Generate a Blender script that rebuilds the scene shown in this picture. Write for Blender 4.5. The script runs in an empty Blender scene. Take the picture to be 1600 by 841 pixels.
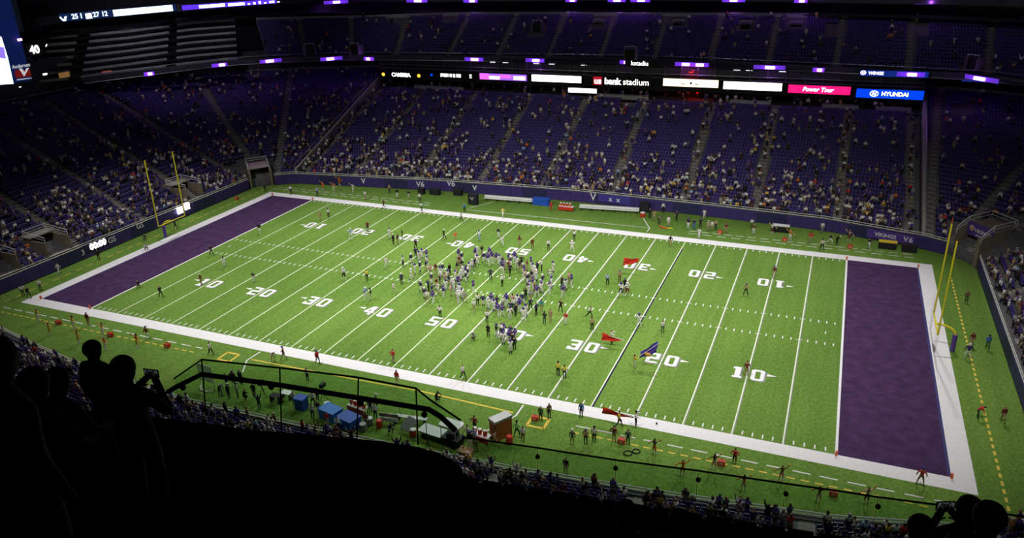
import bpy, math, random
import numpy as np
from mathutils import Vector, Matrix
random.seed(7); RNG = np.random.default_rng(7)
SC = bpy.context.scene
COL = SC.collection
R = math.radians

# ------------------------------------------------------------------ camera
CAM = np.array([42.1844, -88.7991, 43.2520]); YAW, PIT, ROL, FPX = -0.4031, 0.3977, -0.0290, 1223.86
_f = np.array([math.sin(YAW)*math.cos(PIT), math.cos(YAW)*math.cos(PIT), -math.sin(PIT)])
_r = np.array([math.cos(YAW), -math.sin(YAW), 0.0]); _u = np.cross(_r, _f)
CR = _r*math.cos(ROL)+_u*math.sin(ROL); CU = -_r*math.sin(ROL)+_u*math.cos(ROL); CF = _f
cam_d = bpy.data.cameras.new('camera'); cam = bpy.data.objects.new('camera', cam_d); COL.objects.link(cam)
cam_d.sensor_width = 36.0; cam_d.lens = 36.0*FPX/1600.0; cam_d.clip_start = 0.1; cam_d.clip_end = 1000
cam.matrix_world = Matrix([[CR[i], CU[i], -CF[i], CAM[i]] for i in range(3)]+[[0, 0, 0, 1]])
SC.camera = cam
def ray(px, py): return CR*(px-800)/FPX - CU*(py-420.5)/FPX + CF
def onZ(px, py, z=0.0):
    d = ray(px, py); return CAM+d*(z-CAM[2])/d[2]
def onY(px, py, y):
    d = ray(px, py); return CAM+d*(y-CAM[1])/d[1]
def onX(px, py, x):
    d = ray(px, py); return CAM+d*(x-CAM[0])/d[0]
def proj(p):
    d = np.asarray(p, float)-CAM; w = d@CF
    return 800+FPX*(d@CR)/w, 420.5-FPX*(d@CU)/w

# ------------------------------------------------------------------ world, lights, exposure
W = bpy.data.worlds.new('night'); SC.world = W; W.use_nodes = True
W.node_tree.nodes['Background'].inputs[0].default_value = (0.25, 0.30, 0.55, 1)
W.node_tree.nodes['Background'].inputs[1].default_value = 0.015
SC.view_settings.view_transform = 'Standard'; SC.view_settings.look = 'None'
SC.view_settings.exposure = 0.0; SC.view_settings.gamma = 1.0
try: SC.view_settings.use_curve_mapping = False
except Exception: pass
def flood(x, y, z, tx, ty, watts, size=76, blend=0.9):
    l = bpy.data.lights.new('floodlight', 'SPOT'); l.energy = watts; l.spot_size = R(size); l.spot_blend = blend
    l.shadow_soft_size = 1.2; l.color = (1.0, 0.985, 0.95)
    o = bpy.data.objects.new('floodlight', l); COL.objects.link(o); o.location = (x, y, z)
    o.rotation_euler = (Vector((tx, ty, 0))-Vector((x, y, z))).to_track_quat('-Z', 'Y').to_euler()
for x in (-50, -19, 19, 50):
    for s in (-1, 1):
        flood(x, 36*s, 60, x*0.70, (2.0 if s < 0 else -2.0), 76000)

def fill_light(x, y, z, tx, ty, tz, watts):            # unseen fill spots added to lift the dark upper decks
    l = bpy.data.lights.new('fill_light', 'SPOT'); l.energy = watts; l.spot_size = R(95); l.spot_blend = 1.0; l.shadow_soft_size = 1.0; l.color = (0.90, 0.86, 1.0)
    o = bpy.data.objects.new('fill_light', l); COL.objects.link(o); o.location = (x, y, z); o.rotation_euler = (Vector((tx, ty, tz))-Vector((x, y, z))).to_track_quat('-Z', 'Y').to_euler()
for x in (-45, -15, 15, 45): fill_light(x, 56, 47, x, 74, 24, 2000)
fill_light(-72, 30, 46, -94, 46, 25, 6000); fill_light(66, 50, 46, 72, 66, 24, 1200)
# ------------------------------------------------------------------ materials
MATS = {}
def mat(name, rgb, rough=0.7, var=0.0, scale=8.0, spec=0.3, bump=0.0, emit=0.0, metal=0.0, rgb2=None, detail=4.0, stretch=None):
    if name in MATS: return MATS[name]
    m = bpy.data.materials.new(name); m.use_nodes = True; nt = m.node_tree; b = nt.nodes['Principled BSDF']
    b.inputs['Base Color'].default_value = (*rgb, 1); b.inputs['Roughness'].default_value = rough
    b.inputs['Specular IOR Level'].default_value = spec; b.inputs['Metallic'].default_value = metal
    if emit > 0:
        b.inputs['Emission Color'].default_value = (*rgb, 1); b.inputs['Emission Strength'].default_value = emit
    if var > 0 or rgb2 or bump > 0:
        tc = nt.nodes.new('ShaderNodeTexCoord'); nz = nt.nodes.new('ShaderNodeTexNoise')
        nz.inputs['Scale'].default_value = scale; nz.inputs['Detail'].default_value = detail
        src = tc.outputs['Object']
        if stretch:
            mp = nt.nodes.new('ShaderNodeMapping'); mp.inputs['Scale'].default_value = stretch
            nt.links.new(src, mp.inputs[0]); src = mp.outputs[0]
        nt.links.new(src, nz.inputs['Vector'])
        if var > 0 or rgb2:
            cr = nt.nodes.new('ShaderNodeValToRGB')
            a = [max(0, c*(1-var)) for c in rgb]; d = rgb2 or [min(1, c*(1+var)) for c in rgb]
            cr.color_ramp.elements[0].color = (*a, 1); cr.color_ramp.elements[1].color = (*d, 1)
            cr.color_ramp.elements[0].position = 0.3; cr.color_ramp.elements[1].position = 0.7
            nt.links.new(nz.outputs['Fac'], cr.inputs[0]); nt.links.new(cr.outputs[0], b.inputs['Base Color'])
        if bump > 0:
            bp = nt.nodes.new('ShaderNodeBump'); bp.inputs['Strength'].default_value = bump
            nt.links.new(nz.outputs['Fac'], bp.inputs['Height']); nt.links.new(bp.outputs[0], b.inputs['Normal'])
    MATS[name] = m; return m
def cmat(rgb, rough=0.8):
    return mat('cloth_%02x%02x%02x' % tuple(int(c*255) for c in rgb), rgb, rough, var=0.12, scale=6)
def emis(name, rgb, s): return mat(name, rgb, 0.5, emit=s)
def turf_mat():
    m = bpy.data.materials.new('turf'); m.use_nodes = True; nt = m.node_tree; b = nt.nodes['Principled BSDF']
    b.inputs['Roughness'].default_value = 0.95; b.inputs['Specular IOR Level'].default_value = 0.08
    tc = nt.nodes.new('ShaderNodeTexCoord')
    def noise(s, det, st):
        mp = nt.nodes.new('ShaderNodeMapping'); mp.inputs['Scale'].default_value = st
        n = nt.nodes.new('ShaderNodeTexNoise'); n.inputs['Scale'].default_value = s; n.inputs['Detail'].default_value = det
        nt.links.new(tc.outputs['Object'], mp.inputs[0]); nt.links.new(mp.outputs[0], n.inputs['Vector']); return n
    n1 = noise(3.6, 6, (1, 0.7, 1)); n2 = noise(0.05, 2, (1, 1, 1)); n3 = noise(0.9, 2, (1.0, 0.04, 1))
    def ramp(a, c, p0, p1):
        r = nt.nodes.new('ShaderNodeValToRGB'); r.color_ramp.elements[0].color = (*a, 1); r.color_ramp.elements[1].color = (*c, 1)
        r.color_ramp.elements[0].position = p0; r.color_ramp.elements[1].position = p1; return r
    r1 = ramp((0.092, 0.192, 0.026), (0.178, 0.292, 0.062), 0.3, 0.72)
    nt.links.new(n1.outputs['Fac'], r1.inputs[0])
    r2 = ramp((0.86, 0.90, 0.86), (1.10, 1.06, 1.06), 0.35, 0.65); nt.links.new(n2.outputs['Fac'], r2.inputs[0])
    r3 = ramp((0.95, 0.95, 0.95), (1.05, 1.05, 1.05), 0.4, 0.6); nt.links.new(n3.outputs['Fac'], r3.inputs[0])
    prev = r1.outputs[0]
    for rr in (r2, r3):
        mx = nt.nodes.new('ShaderNodeMix'); mx.data_type = 'RGBA'; mx.blend_type = 'MULTIPLY'; mx.inputs['Factor'].default_value = 1
        nt.links.new(prev, mx.inputs['A']); nt.links.new(rr.outputs[0], mx.inputs['B']); prev = mx.outputs['Result']
    nt.links.new(prev, b.inputs['Base Color'])
    bp = nt.nodes.new('ShaderNodeBump'); bp.inputs['Strength'].default_value = 0.3
    nt.links.new(n1.outputs['Fac'], bp.inputs['Height']); nt.links.new(bp.outputs[0], b.inputs['Normal'])
    return m
def attr_mat():
    m = bpy.data.materials.new('crowd_clothing'); m.use_nodes = True; nt = m.node_tree; b = nt.nodes['Principled BSDF']
    a = nt.nodes.new('ShaderNodeAttribute'); a.attribute_name = 'tint'
    nt.links.new(a.outputs['Color'], b.inputs['Base Color']); b.inputs['Roughness'].default_value = 0.85
    return m
def glass_mat(name, tint, clear=0.88):
    m = bpy.data.materials.new(name); m.use_nodes = True; nt = m.node_tree
    nt.nodes.remove(nt.nodes['Principled BSDF']); out = nt.nodes['Material Output']
    t = nt.nodes.new('ShaderNodeBsdfTransparent'); t.inputs[0].default_value = (*tint, 1)
    g = nt.nodes.new('ShaderNodeBsdfGlossy'); g.inputs['Roughness'].default_value = 0.05
    mx = nt.nodes.new('ShaderNodeMixShader'); mx.inputs[0].default_value = 1-clear
    nt.links.new(t.outputs[0], mx.inputs[1]); nt.links.new(g.outputs[0], mx.inputs[2]); nt.links.new(mx.outputs[0], out.inputs[0])
    return m
TURF = turf_mat()
WHITE = mat('painted_white', (0.80, 0.78, 0.80), 0.9, var=0.05, scale=3.0)
YLINE = mat('painted_line', (0.74, 0.80, 0.60), 0.9, var=0.05, scale=3.0)
PWHITE = mat('white_plastic', (0.8, 0.8, 0.8), 0.45)
YPAINT = mat('painted_yellow', (0.75, 0.55, 0.08), 0.9, var=0.15, scale=4)
GREYP = mat('painted_grey', (0.22, 0.23, 0.22), 0.9)
PURPLE_TURF = mat('painted_purple', (0.062, 0.030, 0.086), 0.95, var=0.25, scale=0.9, bump=0.1, spec=0.1)
NAVYP = mat('painted_navy', (0.05, 0.05, 0.17), 0.95)
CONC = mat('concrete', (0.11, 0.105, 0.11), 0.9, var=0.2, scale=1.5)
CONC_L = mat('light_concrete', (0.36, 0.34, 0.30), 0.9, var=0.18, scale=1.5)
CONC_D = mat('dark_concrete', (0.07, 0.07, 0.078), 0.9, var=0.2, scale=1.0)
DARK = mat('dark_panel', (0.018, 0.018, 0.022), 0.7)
BLACK = mat('black_paint', (0.006, 0.006, 0.007), 0.6)
MATTE = mat('matte_black', (0.004, 0.004, 0.004), 0.95, spec=0.05)
RAILM = mat('steel_rail', (0.5, 0.5, 0.5), 0.4, metal=0.6)
RAILW = mat('white_rail', (0.75, 0.74, 0.70), 0.5)
SEATM = mat('purple_seat', (0.048, 0.031, 0.175), 0.45, var=0.12, scale=0.6, spec=0.4)
PAD = mat('purple_pad', (0.055, 0.035, 0.17), 0.55, var=0.15, scale=1.2)
PAD2 = mat('navy_pad', (0.030, 0.028, 0.10), 0.55, var=0.15, scale=1.2)
YPOST = mat('yellow_post', (0.85, 0.72, 0.03), 0.4)
METAL = mat('grey_metal', (0.28, 0.29, 0.29), 0.4, metal=0.4)
REDP = mat('red_plastic', (0.62, 0.045, 0.02), 0.5)
BLUEP = mat('blue_tarp', (0.02, 0.10, 0.55), 0.5, var=0.2, scale=2)
TAN = mat('tan_canvas', (0.32, 0.22, 0.10), 0.8)
WOOD = mat('brown_board', (0.36, 0.12, 0.03), 0.7, var=0.25, scale=2)
GLASS = glass_mat('clear_rail_glass', (0.82, 0.90, 0.84), 0.96)
SUITEG = mat('suite_glass', (0.05, 0.045, 0.06), 0.12, spec=0.6)
SKIN = [cmat((0.48, 0.27, 0.18)), cmat((0.38, 0.20, 0.12)), cmat((0.15, 0.075, 0.045))]
CLOTHES = dict(white=(0.75, 0.74, 0.72), cream=(0.62, 0.56, 0.44), grey=(0.30, 0.31, 0.33), dark=(0.025, 0.026, 0.03), black=(0.010, 0.010, 0.011),
               navy=(0.025, 0.03, 0.10), purple=(0.085, 0.045, 0.26), red=(0.55, 0.03, 0.03), maroon=(0.16, 0.025, 0.02), tan=(0.40, 0.28, 0.15),
               khaki=(0.42, 0.34, 0.20), gold=(0.72, 0.45, 0.06), orange=(0.75, 0.16, 0.02), blue=(0.05, 0.14, 0.45), sky=(0.30, 0.46, 0.66),
               teal=(0.03, 0.25, 0.33), lime=(0.30, 0.75, 0.20), green=(0.04, 0.10, 0.05), yellow=(0.80, 0.65, 0.10), brown=(0.15, 0.07, 0.035), pink=(0.7, 0.35, 0.38))
HAIRS = [cmat((0.02, 0.013, 0.01)), cmat((0.07, 0.04, 0.02)), cmat((0.35, 0.24, 0.10))]

# ------------------------------------------------------------------ mesh helpers
class MB:
    def __init__(s): s.v = []; s.f = []; s.m = []
    def add(s, vs, fs, mi=0):
        n = len(s.v); s.v += [tuple(map(float, v)) for v in vs]; s.f += [tuple(n+i for i in f) for f in fs]; s.m += [mi]*len(fs); return s
    def box(s, x0, y0, z0, x1, y1, z1, mi=0, bottom=True):
        v = [(x0, y0, z0), (x1, y0, z0), (x1, y1, z0), (x0, y1, z0), (x0, y0, z1), (x1, y0, z1), (x1, y1, z1), (x0, y1, z1)]
        f = [(4, 5, 6, 7), (0, 1, 5, 4), (1, 2, 6, 5), (2, 3, 7, 6), (3, 0, 4, 7)]+([(3, 2, 1, 0)] if bottom else [])
        return s.add(v, f, mi)
    def hexa(s, a, b, c, d, h, mi=0):       # quad base a..d (ccw seen from above), extruded by vector h
        h = np.array(h, float); P = [np.array(p, float) for p in (a, b, c, d)]
        return s.add(P+[p+h for p in P], [(3, 2, 1, 0), (4, 5, 6, 7), (0, 1, 5, 4), (1, 2, 6, 5), (2, 3, 7, 6), (3, 0, 4, 7)], mi)
    def prism(s, poly, z0, z1, mi=0):       # ccw 2-D polygon
        n = len(poly); v = [(x, y, z0) for x, y in poly]+[(x, y, z1) for x, y in poly]
        return s.add(v, [tuple(range(n-1, -1, -1)), tuple(range(n, 2*n))]+[(i, (i+1) % n, n+(i+1) % n, n+i) for i in range(n)], mi)
    def tube(s, pts, r, n=6, mi=0, caps=True):
        P = [np.array(p, float) for p in pts]; k = len(P); rs = r if hasattr(r, '__len__') else [r]*k; vs = []
        for i in range(k):
            t = P[min(i+1, k-1)]-P[max(i-1, 0)]; t /= max(np.linalg.norm(t), 1e-9)
            up = np.array([0, 0, 1.0]) if abs(t[2]) < 0.9 else np.array([1.0, 0, 0])
            a = np.cross(t, up); a /= np.linalg.norm(a); b = np.cross(a, t)
            vs += [P[i]+rs[i]*(a*math.cos(2*math.pi*j/n)+b*math.sin(2*math.pi*j/n)) for j in range(n)]
        fs = [(i*n+j, i*n+(j+1) % n, (i+1)*n+(j+1) % n, (i+1)*n+j) for i in range(k-1) for j in range(n)]
        if caps: fs += [tuple(range(n-1, -1, -1)), tuple(range((k-1)*n, k*n))]
        return s.add(vs, fs, mi)
    def lathe(s, prof, n=12, c=(0, 0, 0), mi=0):   # profile [(r,z)]
        vs = [(c[0]+r*math.cos(2*math.pi*j/n), c[1]+r*math.sin(2*math.pi*j/n), c[2]+z) for r, z in prof for j in range(n)]; k = len(prof)
        fs = [(i*n+j, i*n+(j+1) % n, (i+1)*n+(j+1) % n, (i+1)*n+j) for i in range(k-1) for j in range(n)]
        return s.add(vs, fs+[tuple(range(n-1, -1, -1)), tuple(range((k-1)*n, k*n))], mi)
    def ball(s, c, r, n=8, k=5, mi=0, sq=(1, 1, 1)):
        vs = []; 
        for i in range(k+1):
            th = math.pi*(i+0.001)/(k+0.002)
            vs += [(c[0]+sq[0]*r*math.sin(th)*math.cos(2*math.pi*j/n), c[1]+sq[1]*r*math.sin(th)*math.sin(2*math.pi*j/n), c[2]-sq[2]*r*math.cos(th)) for j in range(n)]
        return s.add(vs, [(i*n+j, i*n+(j+1) % n, (i+1)*n+(j+1) % n, (i+1)*n+j) for i in range(k) for j in range(n)], mi)
    def mesh(s, name, mats, smooth=False):
        me = bpy.data.meshes.new(name); me.from_pydata(s.v, [], s.f)
        for m in (mats if isinstance(mats, (list, tuple)) else [mats]): me.materials.append(m)
        me.polygons.foreach_set('material_index', s.m)
        if smooth: me.polygons.foreach_set('use_smooth', [True]*len(s.f))
        me.update(); return me
    def build(s, name, mats, parent=None, loc=None, rz=0, smooth=False): return link(name, s.mesh(name, mats, smooth), parent, loc, rz)
def link(name, me, parent=None, loc=None, rz=0):
    o = bpy.data.objects.new(name, me); COL.objects.link(o)
    if parent is not None: o.parent = parent
    if loc is not None: o.location = tuple(map(float, loc))
    if rz: o.rotation_euler = (0, 0, rz)
    return o
def empty(name, loc=(0, 0, 0), rz=0):
    o = link(name, None, None, loc, rz); o.empty_display_size = 0.2; return o
def tag(o, label=None, cat=None, group=None, kind=None):
    if label: o['label'] = label
    if cat: o['category'] = cat
    if group: o['group'] = group
    if kind: o['kind'] = kind
    return o
def thing(name, label, cat, loc=(0, 0, 0), rz=0, group=None): return tag(empty(name, loc, rz), label, cat, group)
def np_mesh(name, V, F, mats, matidx=None):
    me = bpy.data.meshes.new(name); n = len(F); k = F.shape[1]
    me.vertices.add(len(V)); me.vertices.foreach_set('co', np.ascontiguousarray(V, dtype=np.float32).ravel())
    me.loops.add(n*k); me.loops.foreach_set('vertex_index', np.ascontiguousarray(F, dtype=np.int32).ravel())
    me.polygons.add(n); me.polygons.foreach_set('loop_start', np.arange(0, n*k, k, dtype=np.int32))
    for m in mats: me.materials.append(m)
    if matidx is not None: me.polygons.foreach_set('material_index', np.asarray(matidx, dtype=np.int32))
    me.update(calc_edges=True); me.validate(); return me
def rot_mat(ang):                      # (n,) -> (n,3,3) about z
    c, s = np.cos(ang), np.sin(ang); z = np.zeros_like(c); o = np.ones_like(c)
    return np.stack([np.stack([c, -s, z], -1), np.stack([s, c, z], -1), np.stack([z, z, o], -1)], -2)
def scatter(V, F, pos, ang, scl=None):
    n = len(pos); X = np.einsum('nij,vj->nvi', rot_mat(ang), V)
    if scl is not None: X = X*scl[:, None, None]
    X = X+pos[:, None, :]
    FF = (F[None]+np.arange(n)[:, None, None]*len(V)).reshape(-1, F.shape[1])
    return X.reshape(-1, 3), FF
_txt = {}
def text_mesh(s, size, ext=0.01, mat_=None, bold=0.0, shear=0.0, align='CENTER'):
    key = (s, size, ext, mat_.name, bold, shear, align)
    if key in _txt: return _txt[key]
    c = bpy.data.curves.new('lettering', 'FONT'); c.body = s; c.size = size; c.extrude = ext; c.offset = bold; c.shear = shear
    c.align_x = align; c.align_y = 'CENTER'; c.resolution_u = 3
    o = bpy.data.objects.new('lettering', c); COL.objects.link(o)
    dg = bpy.context.evaluated_depsgraph_get(); me = bpy.data.meshes.new_from_object(o.evaluated_get(dg))
    me.materials.clear(); me.materials.append(mat_); bpy.data.objects.remove(o); _txt[key] = me; return me
def poly_len(P): return np.concatenate([[0], np.cumsum(np.linalg.norm(np.diff(P, axis=0), axis=1))])
def resample(P, n):
    P = np.asarray(P, float); L = poly_len(P); t = np.linspace(0, L[-1], n)
    return np.stack([np.interp(t, L, P[:, i]) for i in range(P.shape[1])], 1)
def at_len(P, t):
    L = poly_len(P); return np.stack([np.interp(t, L, P[:, i]) for i in range(P.shape[1])], -1)

# ------------------------------------------------------------------ the playing field
YD = 0.9144; HL = 60*YD; GL = 50*YD; HW = 26.6667*YD; BW = 1.83
FAR = [(-58.6, 30.2), (-55.6, 32.4), (-42, 34.4), (-24, 36.8), (0, 38.2), (24, 37.2), (42, 35.9), (55.6, 32.4), (58.6, 30.8)]
NEAR = [(-58.2, -29.9), (-55.6, -32.2), (-49.5, -34.0), (-40.7, -35.8), (-34, -37.0), (-16, -38.9), (-1.5, -38.6), (8.3, -38.3), (20, -37.6), (31.6, -36.5), (45.5, -34.6), (55.6, -32.0), (58.2, -29.9)]
LEFT = [(-61.6, -26.2), (-61.6, 26.2)]; RIGHT = [(62.2, -26.2), (62.2, 26.2)]
OUT = [(-62.5, -27)]+[(x*1.01, y-0.6) for x, y in NEAR]+[(63.0, -27), (63.0, 27)]+[(x*1.01, y+0.6) for x, y in FAR[::-1]]+[(-62.5, 27)]
floor = tag(MB().prism(OUT, -0.4, 0.0).build('floor', TURF), 'green artificial turf football field inside the stadium bowl', 'field', kind='structure')
def paint(name, x0, y0, x1, y1, m, z=0.010, lab=None):
    o = MB().box(x0, y0, 0.0, x1, y1, z, bottom=False).build(name, m, floor)
    if lab: o['label'] = lab
    return o
for s, nm in ((-1, 'left'), (1, 'right')):
    a, b = sorted((s*GL, s*HL)); paint('end_zone', a, -HW, b, HW, PURPLE_TURF, 0.006, 'plain purple %s end zone' % nm)
    a, b = sorted((s*(HL-0.25), s*HL)); paint('end_line', a, -HW, b, HW, NAVYP, 0.008)
    a, b = sorted((s*HL, s*(HL+BW))); paint('border_stripe', a, -HW-BW, b, HW+BW, WHITE, 0.010, 'wide white border behind the %s end zone' % nm)
    a, b = sorted((s*HW, s*(HW+BW))); paint('border_stripe', -HL, a, HL, b, WHITE, 0.010, 'wide white border along the %s sideline' % ('near' if s < 0 else 'far'))
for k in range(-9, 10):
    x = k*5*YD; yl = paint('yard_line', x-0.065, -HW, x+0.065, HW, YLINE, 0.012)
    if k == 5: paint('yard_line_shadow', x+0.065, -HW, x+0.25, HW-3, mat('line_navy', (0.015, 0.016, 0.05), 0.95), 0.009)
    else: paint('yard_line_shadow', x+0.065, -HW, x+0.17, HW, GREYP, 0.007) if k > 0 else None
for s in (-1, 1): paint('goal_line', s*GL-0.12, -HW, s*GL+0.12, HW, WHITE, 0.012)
hm = MB()
for k in range(-49, 50):
    if k % 5 == 0:
        for y in (-2.82, 2.82): hm.box(k*YD-0.35, y-0.05, 0, k*YD+0.35, y+0.05, 0.013)
        continue
    for y0, y1 in ((-HW+0.25, -HW+0.9), (HW-0.9, HW-0.25), (-3.15, -2.5), (2.5, 3.15)): hm.box(k*YD-0.06, y0, 0, k*YD+0.06, y1, 0.011)
for s in (-1, 1): hm.box(s*(GL-1.85)-0.05, -0.4, 0, s*(GL-1.85)+0.05, 0.4, 0.011)
tag(hm.build('hash_marks', WHITE, floor), kind='stuff')
# block numerals (unit box 1 x 1.75, y up)
def digit(ch):
    t = 0.30; H = 1.75; c = 0.16
    def chamf(x0, y0, x1, y1): return [(x0+c, y0), (x1-c, y0), (x1, y0+c), (x1, y1-c), (x1-c, y1), (x0+c, y1), (x0, y1-c), (x0, y0+c)]
    if ch == '0':
        o = chamf(0, 0, 1, H); i = chamf(t, t, 1-t, H-t); c2 = 0.06
        i = [(t+c2, t), (1-t-c2, t), (1-t, t+c2), (1-t, H-t-c2), (1-t-c2, H-t), (t+c2, H-t), (t, H-t-c2), (t, t+c2)]
        return [[o[k], o[(k+1) % 8], i[(k+1) % 8], i[k]] for k in range(8)]
    B = lambda x0, y0, x1, y1: [(x0, y0), (x1, y0), (x1, y1), (x0, y1)]
    m0, m1 = H/2-t/2, H/2+t/2
    if ch == '1': return [B(.3, 0, .72, H), B(.12, H-.36, .3, H-.08), B(.15, 0, .3, .26), B(.72, 0, .87, .26)]
    if ch == '2': return [B(0, 0, 1, t), B(0, t, t, m0), B(0, m0, 1, m1), B(1-t, m1, 1, H-t), B(0, H-t, 1, H)]
    if ch == '3': return [B(0, 0, 1, t), B(1-t, t, 1, m0), B(.25, m0, 1, m1), B(1-t, m1, 1, H-t), B(0, H-t, 1, H), B(0, t, t, .5)]
    if ch == '4': return [B(.55, 0, .55+t, H), B(0, .42, 1, .70), [(0, .70), (.25, .70), (.55, 1.25), (.55, H), (.4, H)]]
    if ch == '5': return [B(0, 0, 1, t), B(1-t, t, 1, m0), B(0, m0, 1, m1), B(0, m1, t, H-t), B(0, H-t, 1, H)]
def digit_mesh(ch, flip, grow, dx, dy, z, m, nm):
    b = MB(); S = 1.36
    for p in digit(ch):
        c = np.array([0.5, 0.875]); q = [((np.array(v)-c)*S*np.array([1, 0.98])) for v in p]
        q = [v+np.sign(v)*grow for v in q]
        q = [(v[0]*(-1 if flip else 1)+dx, v[1]*(-1 if flip else 1)+dy) for v in q]
        b.add([(x, y, z) for x, y in q], [tuple(range(len(q)))])
    return b.mesh(nm, m)
_dm = {}
for k in range(-4, 5):
    n = str(50-abs(k)*10)
    for flip in (False, True):
        y = 12.6 if flip else -12.6
        for j, ch in enumerate(n):
            off = (-1.02 if j == 0 else 1.06)*(-1 if flip else 1)
            if (ch, flip) not in _dm:
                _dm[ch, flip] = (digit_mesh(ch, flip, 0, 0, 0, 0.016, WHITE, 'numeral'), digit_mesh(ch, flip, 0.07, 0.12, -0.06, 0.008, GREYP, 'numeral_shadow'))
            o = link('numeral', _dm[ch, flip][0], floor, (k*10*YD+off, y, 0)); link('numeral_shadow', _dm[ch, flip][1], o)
        if k:
            s = 1 if k > 0 else -1; x = k*10*YD+s*1.98; yy = y+(0.35 if not flip else -0.35)
            tri = [(x, yy-.26, .016), (x+s*1.0, yy, .016), (x, yy+.26, .016)]
            MB().add(tri if s > 0 else tri[::-1], [(0, 1, 2)]).build('direction_arrow', WHITE, floor)
# dashed and solid boundary paint outside the white border
def dashed(y0, x0, x1, dash, gap, w, m, vertical=False):
    b = MB(); t = x0
    while t < x1:
        e = min(t+dash, x1)
        if vertical: b.box(y0-w/2, t, 0, y0+w/2, e, 0.011)
        else: b.box(t, y0-w/2, 0, e, y0+w/2, 0.011)
        t += dash+gap
    return tag(b.build('dashed_line', m, floor), kind='stuff')
for x0, x1 in ((-57.5, -23.5), (22.5, 54.5)):
    dashed(-29.2, x0, x1, 0.68, 0.46, 0.17, YPAINT); dashed(-28.1, x0, x1, 1.45, 0.75, 0.14, WHITE)
    dashed(29.4, x0, x1, 1.2, 0.6, 0.12, WHITE); dashed(28.2, x0, x1, 1.45, 0.75, 0.12, WHITE)
dashed(58.7, -27.5, 22, 0.62, 0.5, 0.22, YPAINT, True); dashed(-58.9, -27, 27, 1.1, 0.8, 0.12, YPAINT, True)
def stripe(pts, w, m, z=0.011):
    b = MB(); P = [np.array(p[:2], float) for p in pts]
    for a, c in zip(P[:-1], P[1:]):
        d = (c-a)/np.linalg.norm(c-a); n = np.array([-d[1], d[0]])*w/2
        b.add([(*(a-n), z), (*(c-n), z), (*(c+n), z), (*(a+n), z)], [(0, 1, 2, 3)])
    return b.build('boundary_line', m, floor)
stripe([onZ(393, 562), onZ(560, 594), onZ(660, 612), onZ(802, 645)], 0.2, YPAINT)
stripe([onZ(407, 550), onZ(386, 563), onZ(379, 582)], 0.16, WHITE); stripe([onZ(818, 633), onZ(806, 650), onZ(748, 680)], 0.16, WHITE)
stripe([onZ(734, 325), onZ(770, 316)], 0.12, WHITE); stripe([onZ(730, 328), onZ(1012, 356)], 0.12, WHITE)
stripe([onZ(1005, 341), onZ(1015, 357), onZ(1011, 362)], 0.14, WHITE)
for c in ((357, 558), (841, 660)):
    g = onZ(*c); r = 0.85; stripe([(g[0]-r, g[1]-r), (g[0]+r, g[1]-r), (g[0]+r, g[1]+r), (g[0]-r, g[1]+r), (g[0]-r, g[1]-r)], 0.28, YPAINT)
# ------------------------------------------------------------------ field walls with pads and rails
def field_wall(name, line, h, inward, npad, lab):
    P = np.array(line, float); L = poly_len(P)[-1]; root = tag(empty(name), lab, 'wall', kind='structure')
    b = MB()
    for a, c in zip(P[:-1], P[1:]):
        d = (c-a)/np.linalg.norm(c-a); n = np.array([-d[1], d[0]]); n = n if n@np.array(inward) < 0 else -n
        q = [a, c, c+n*0.5, a+n*0.5]
        b.hexa(*[(*p, 0) for p in (q if n@np.array([-d[1], d[0]]) > 0 else q[::-1])], (0, 0, h))
    b.build('wall_core', CONC, root)
    w = L/npad; pads = {}
    for i in range(npad):
        a = at_len(P, np.array([i*w+0.02])).ravel(); c = at_len(P, np.array([(i+1)*w-0.02])).ravel(); d = c-a; ln = np.linalg.norm(d); ang = math.atan2(d[1], d[0])
        key = round(ln, 2)
        if key not in pads: pads[key] = [MB().box(0, -0.08, 0.12, ln, 0.08, h-0.1).mesh('wall_pad', m) for m in (PAD, PAD2)]
        o = link('wall_pad', pads[key][1 if (i//2) % 3 == 2 else 0], root, (a[0], a[1], 0)); o.rotation_euler = (0, 0, ang)
    r = MB(); rk = 1.6 if 'near' in name else 1.0; r.tube([(*p, h+0.42) for p in P], 0.045*rk, 5); r.tube([(*p, h+0.1) for p in P], 0.06*rk, 5)
    for t in np.arange(0.5, L, 2.4):
        p = at_len(P, np.array([t])).ravel(); r.tube([(*p, h), (*p, h+0.42)], 0.03, 4)
    r.build('guard_rail', RAILW, root); return root
field_wall('wall_far', FAR, 2.0, (0, -1), 52, 'purple padded field wall below the far stands')
field_wall('wall_near', NEAR, 0.85, (0, 1), 52, 'purple padded field wall below the near stands')
field_wall('wall_left', LEFT, 2.0, (1, 0), 22, 'dark padded field wall behind the left end zone')
field_wall('wall_right', RIGHT, 1.8, (-1, 0), 22, 'dark padded field wall behind the right end zone')
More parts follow.
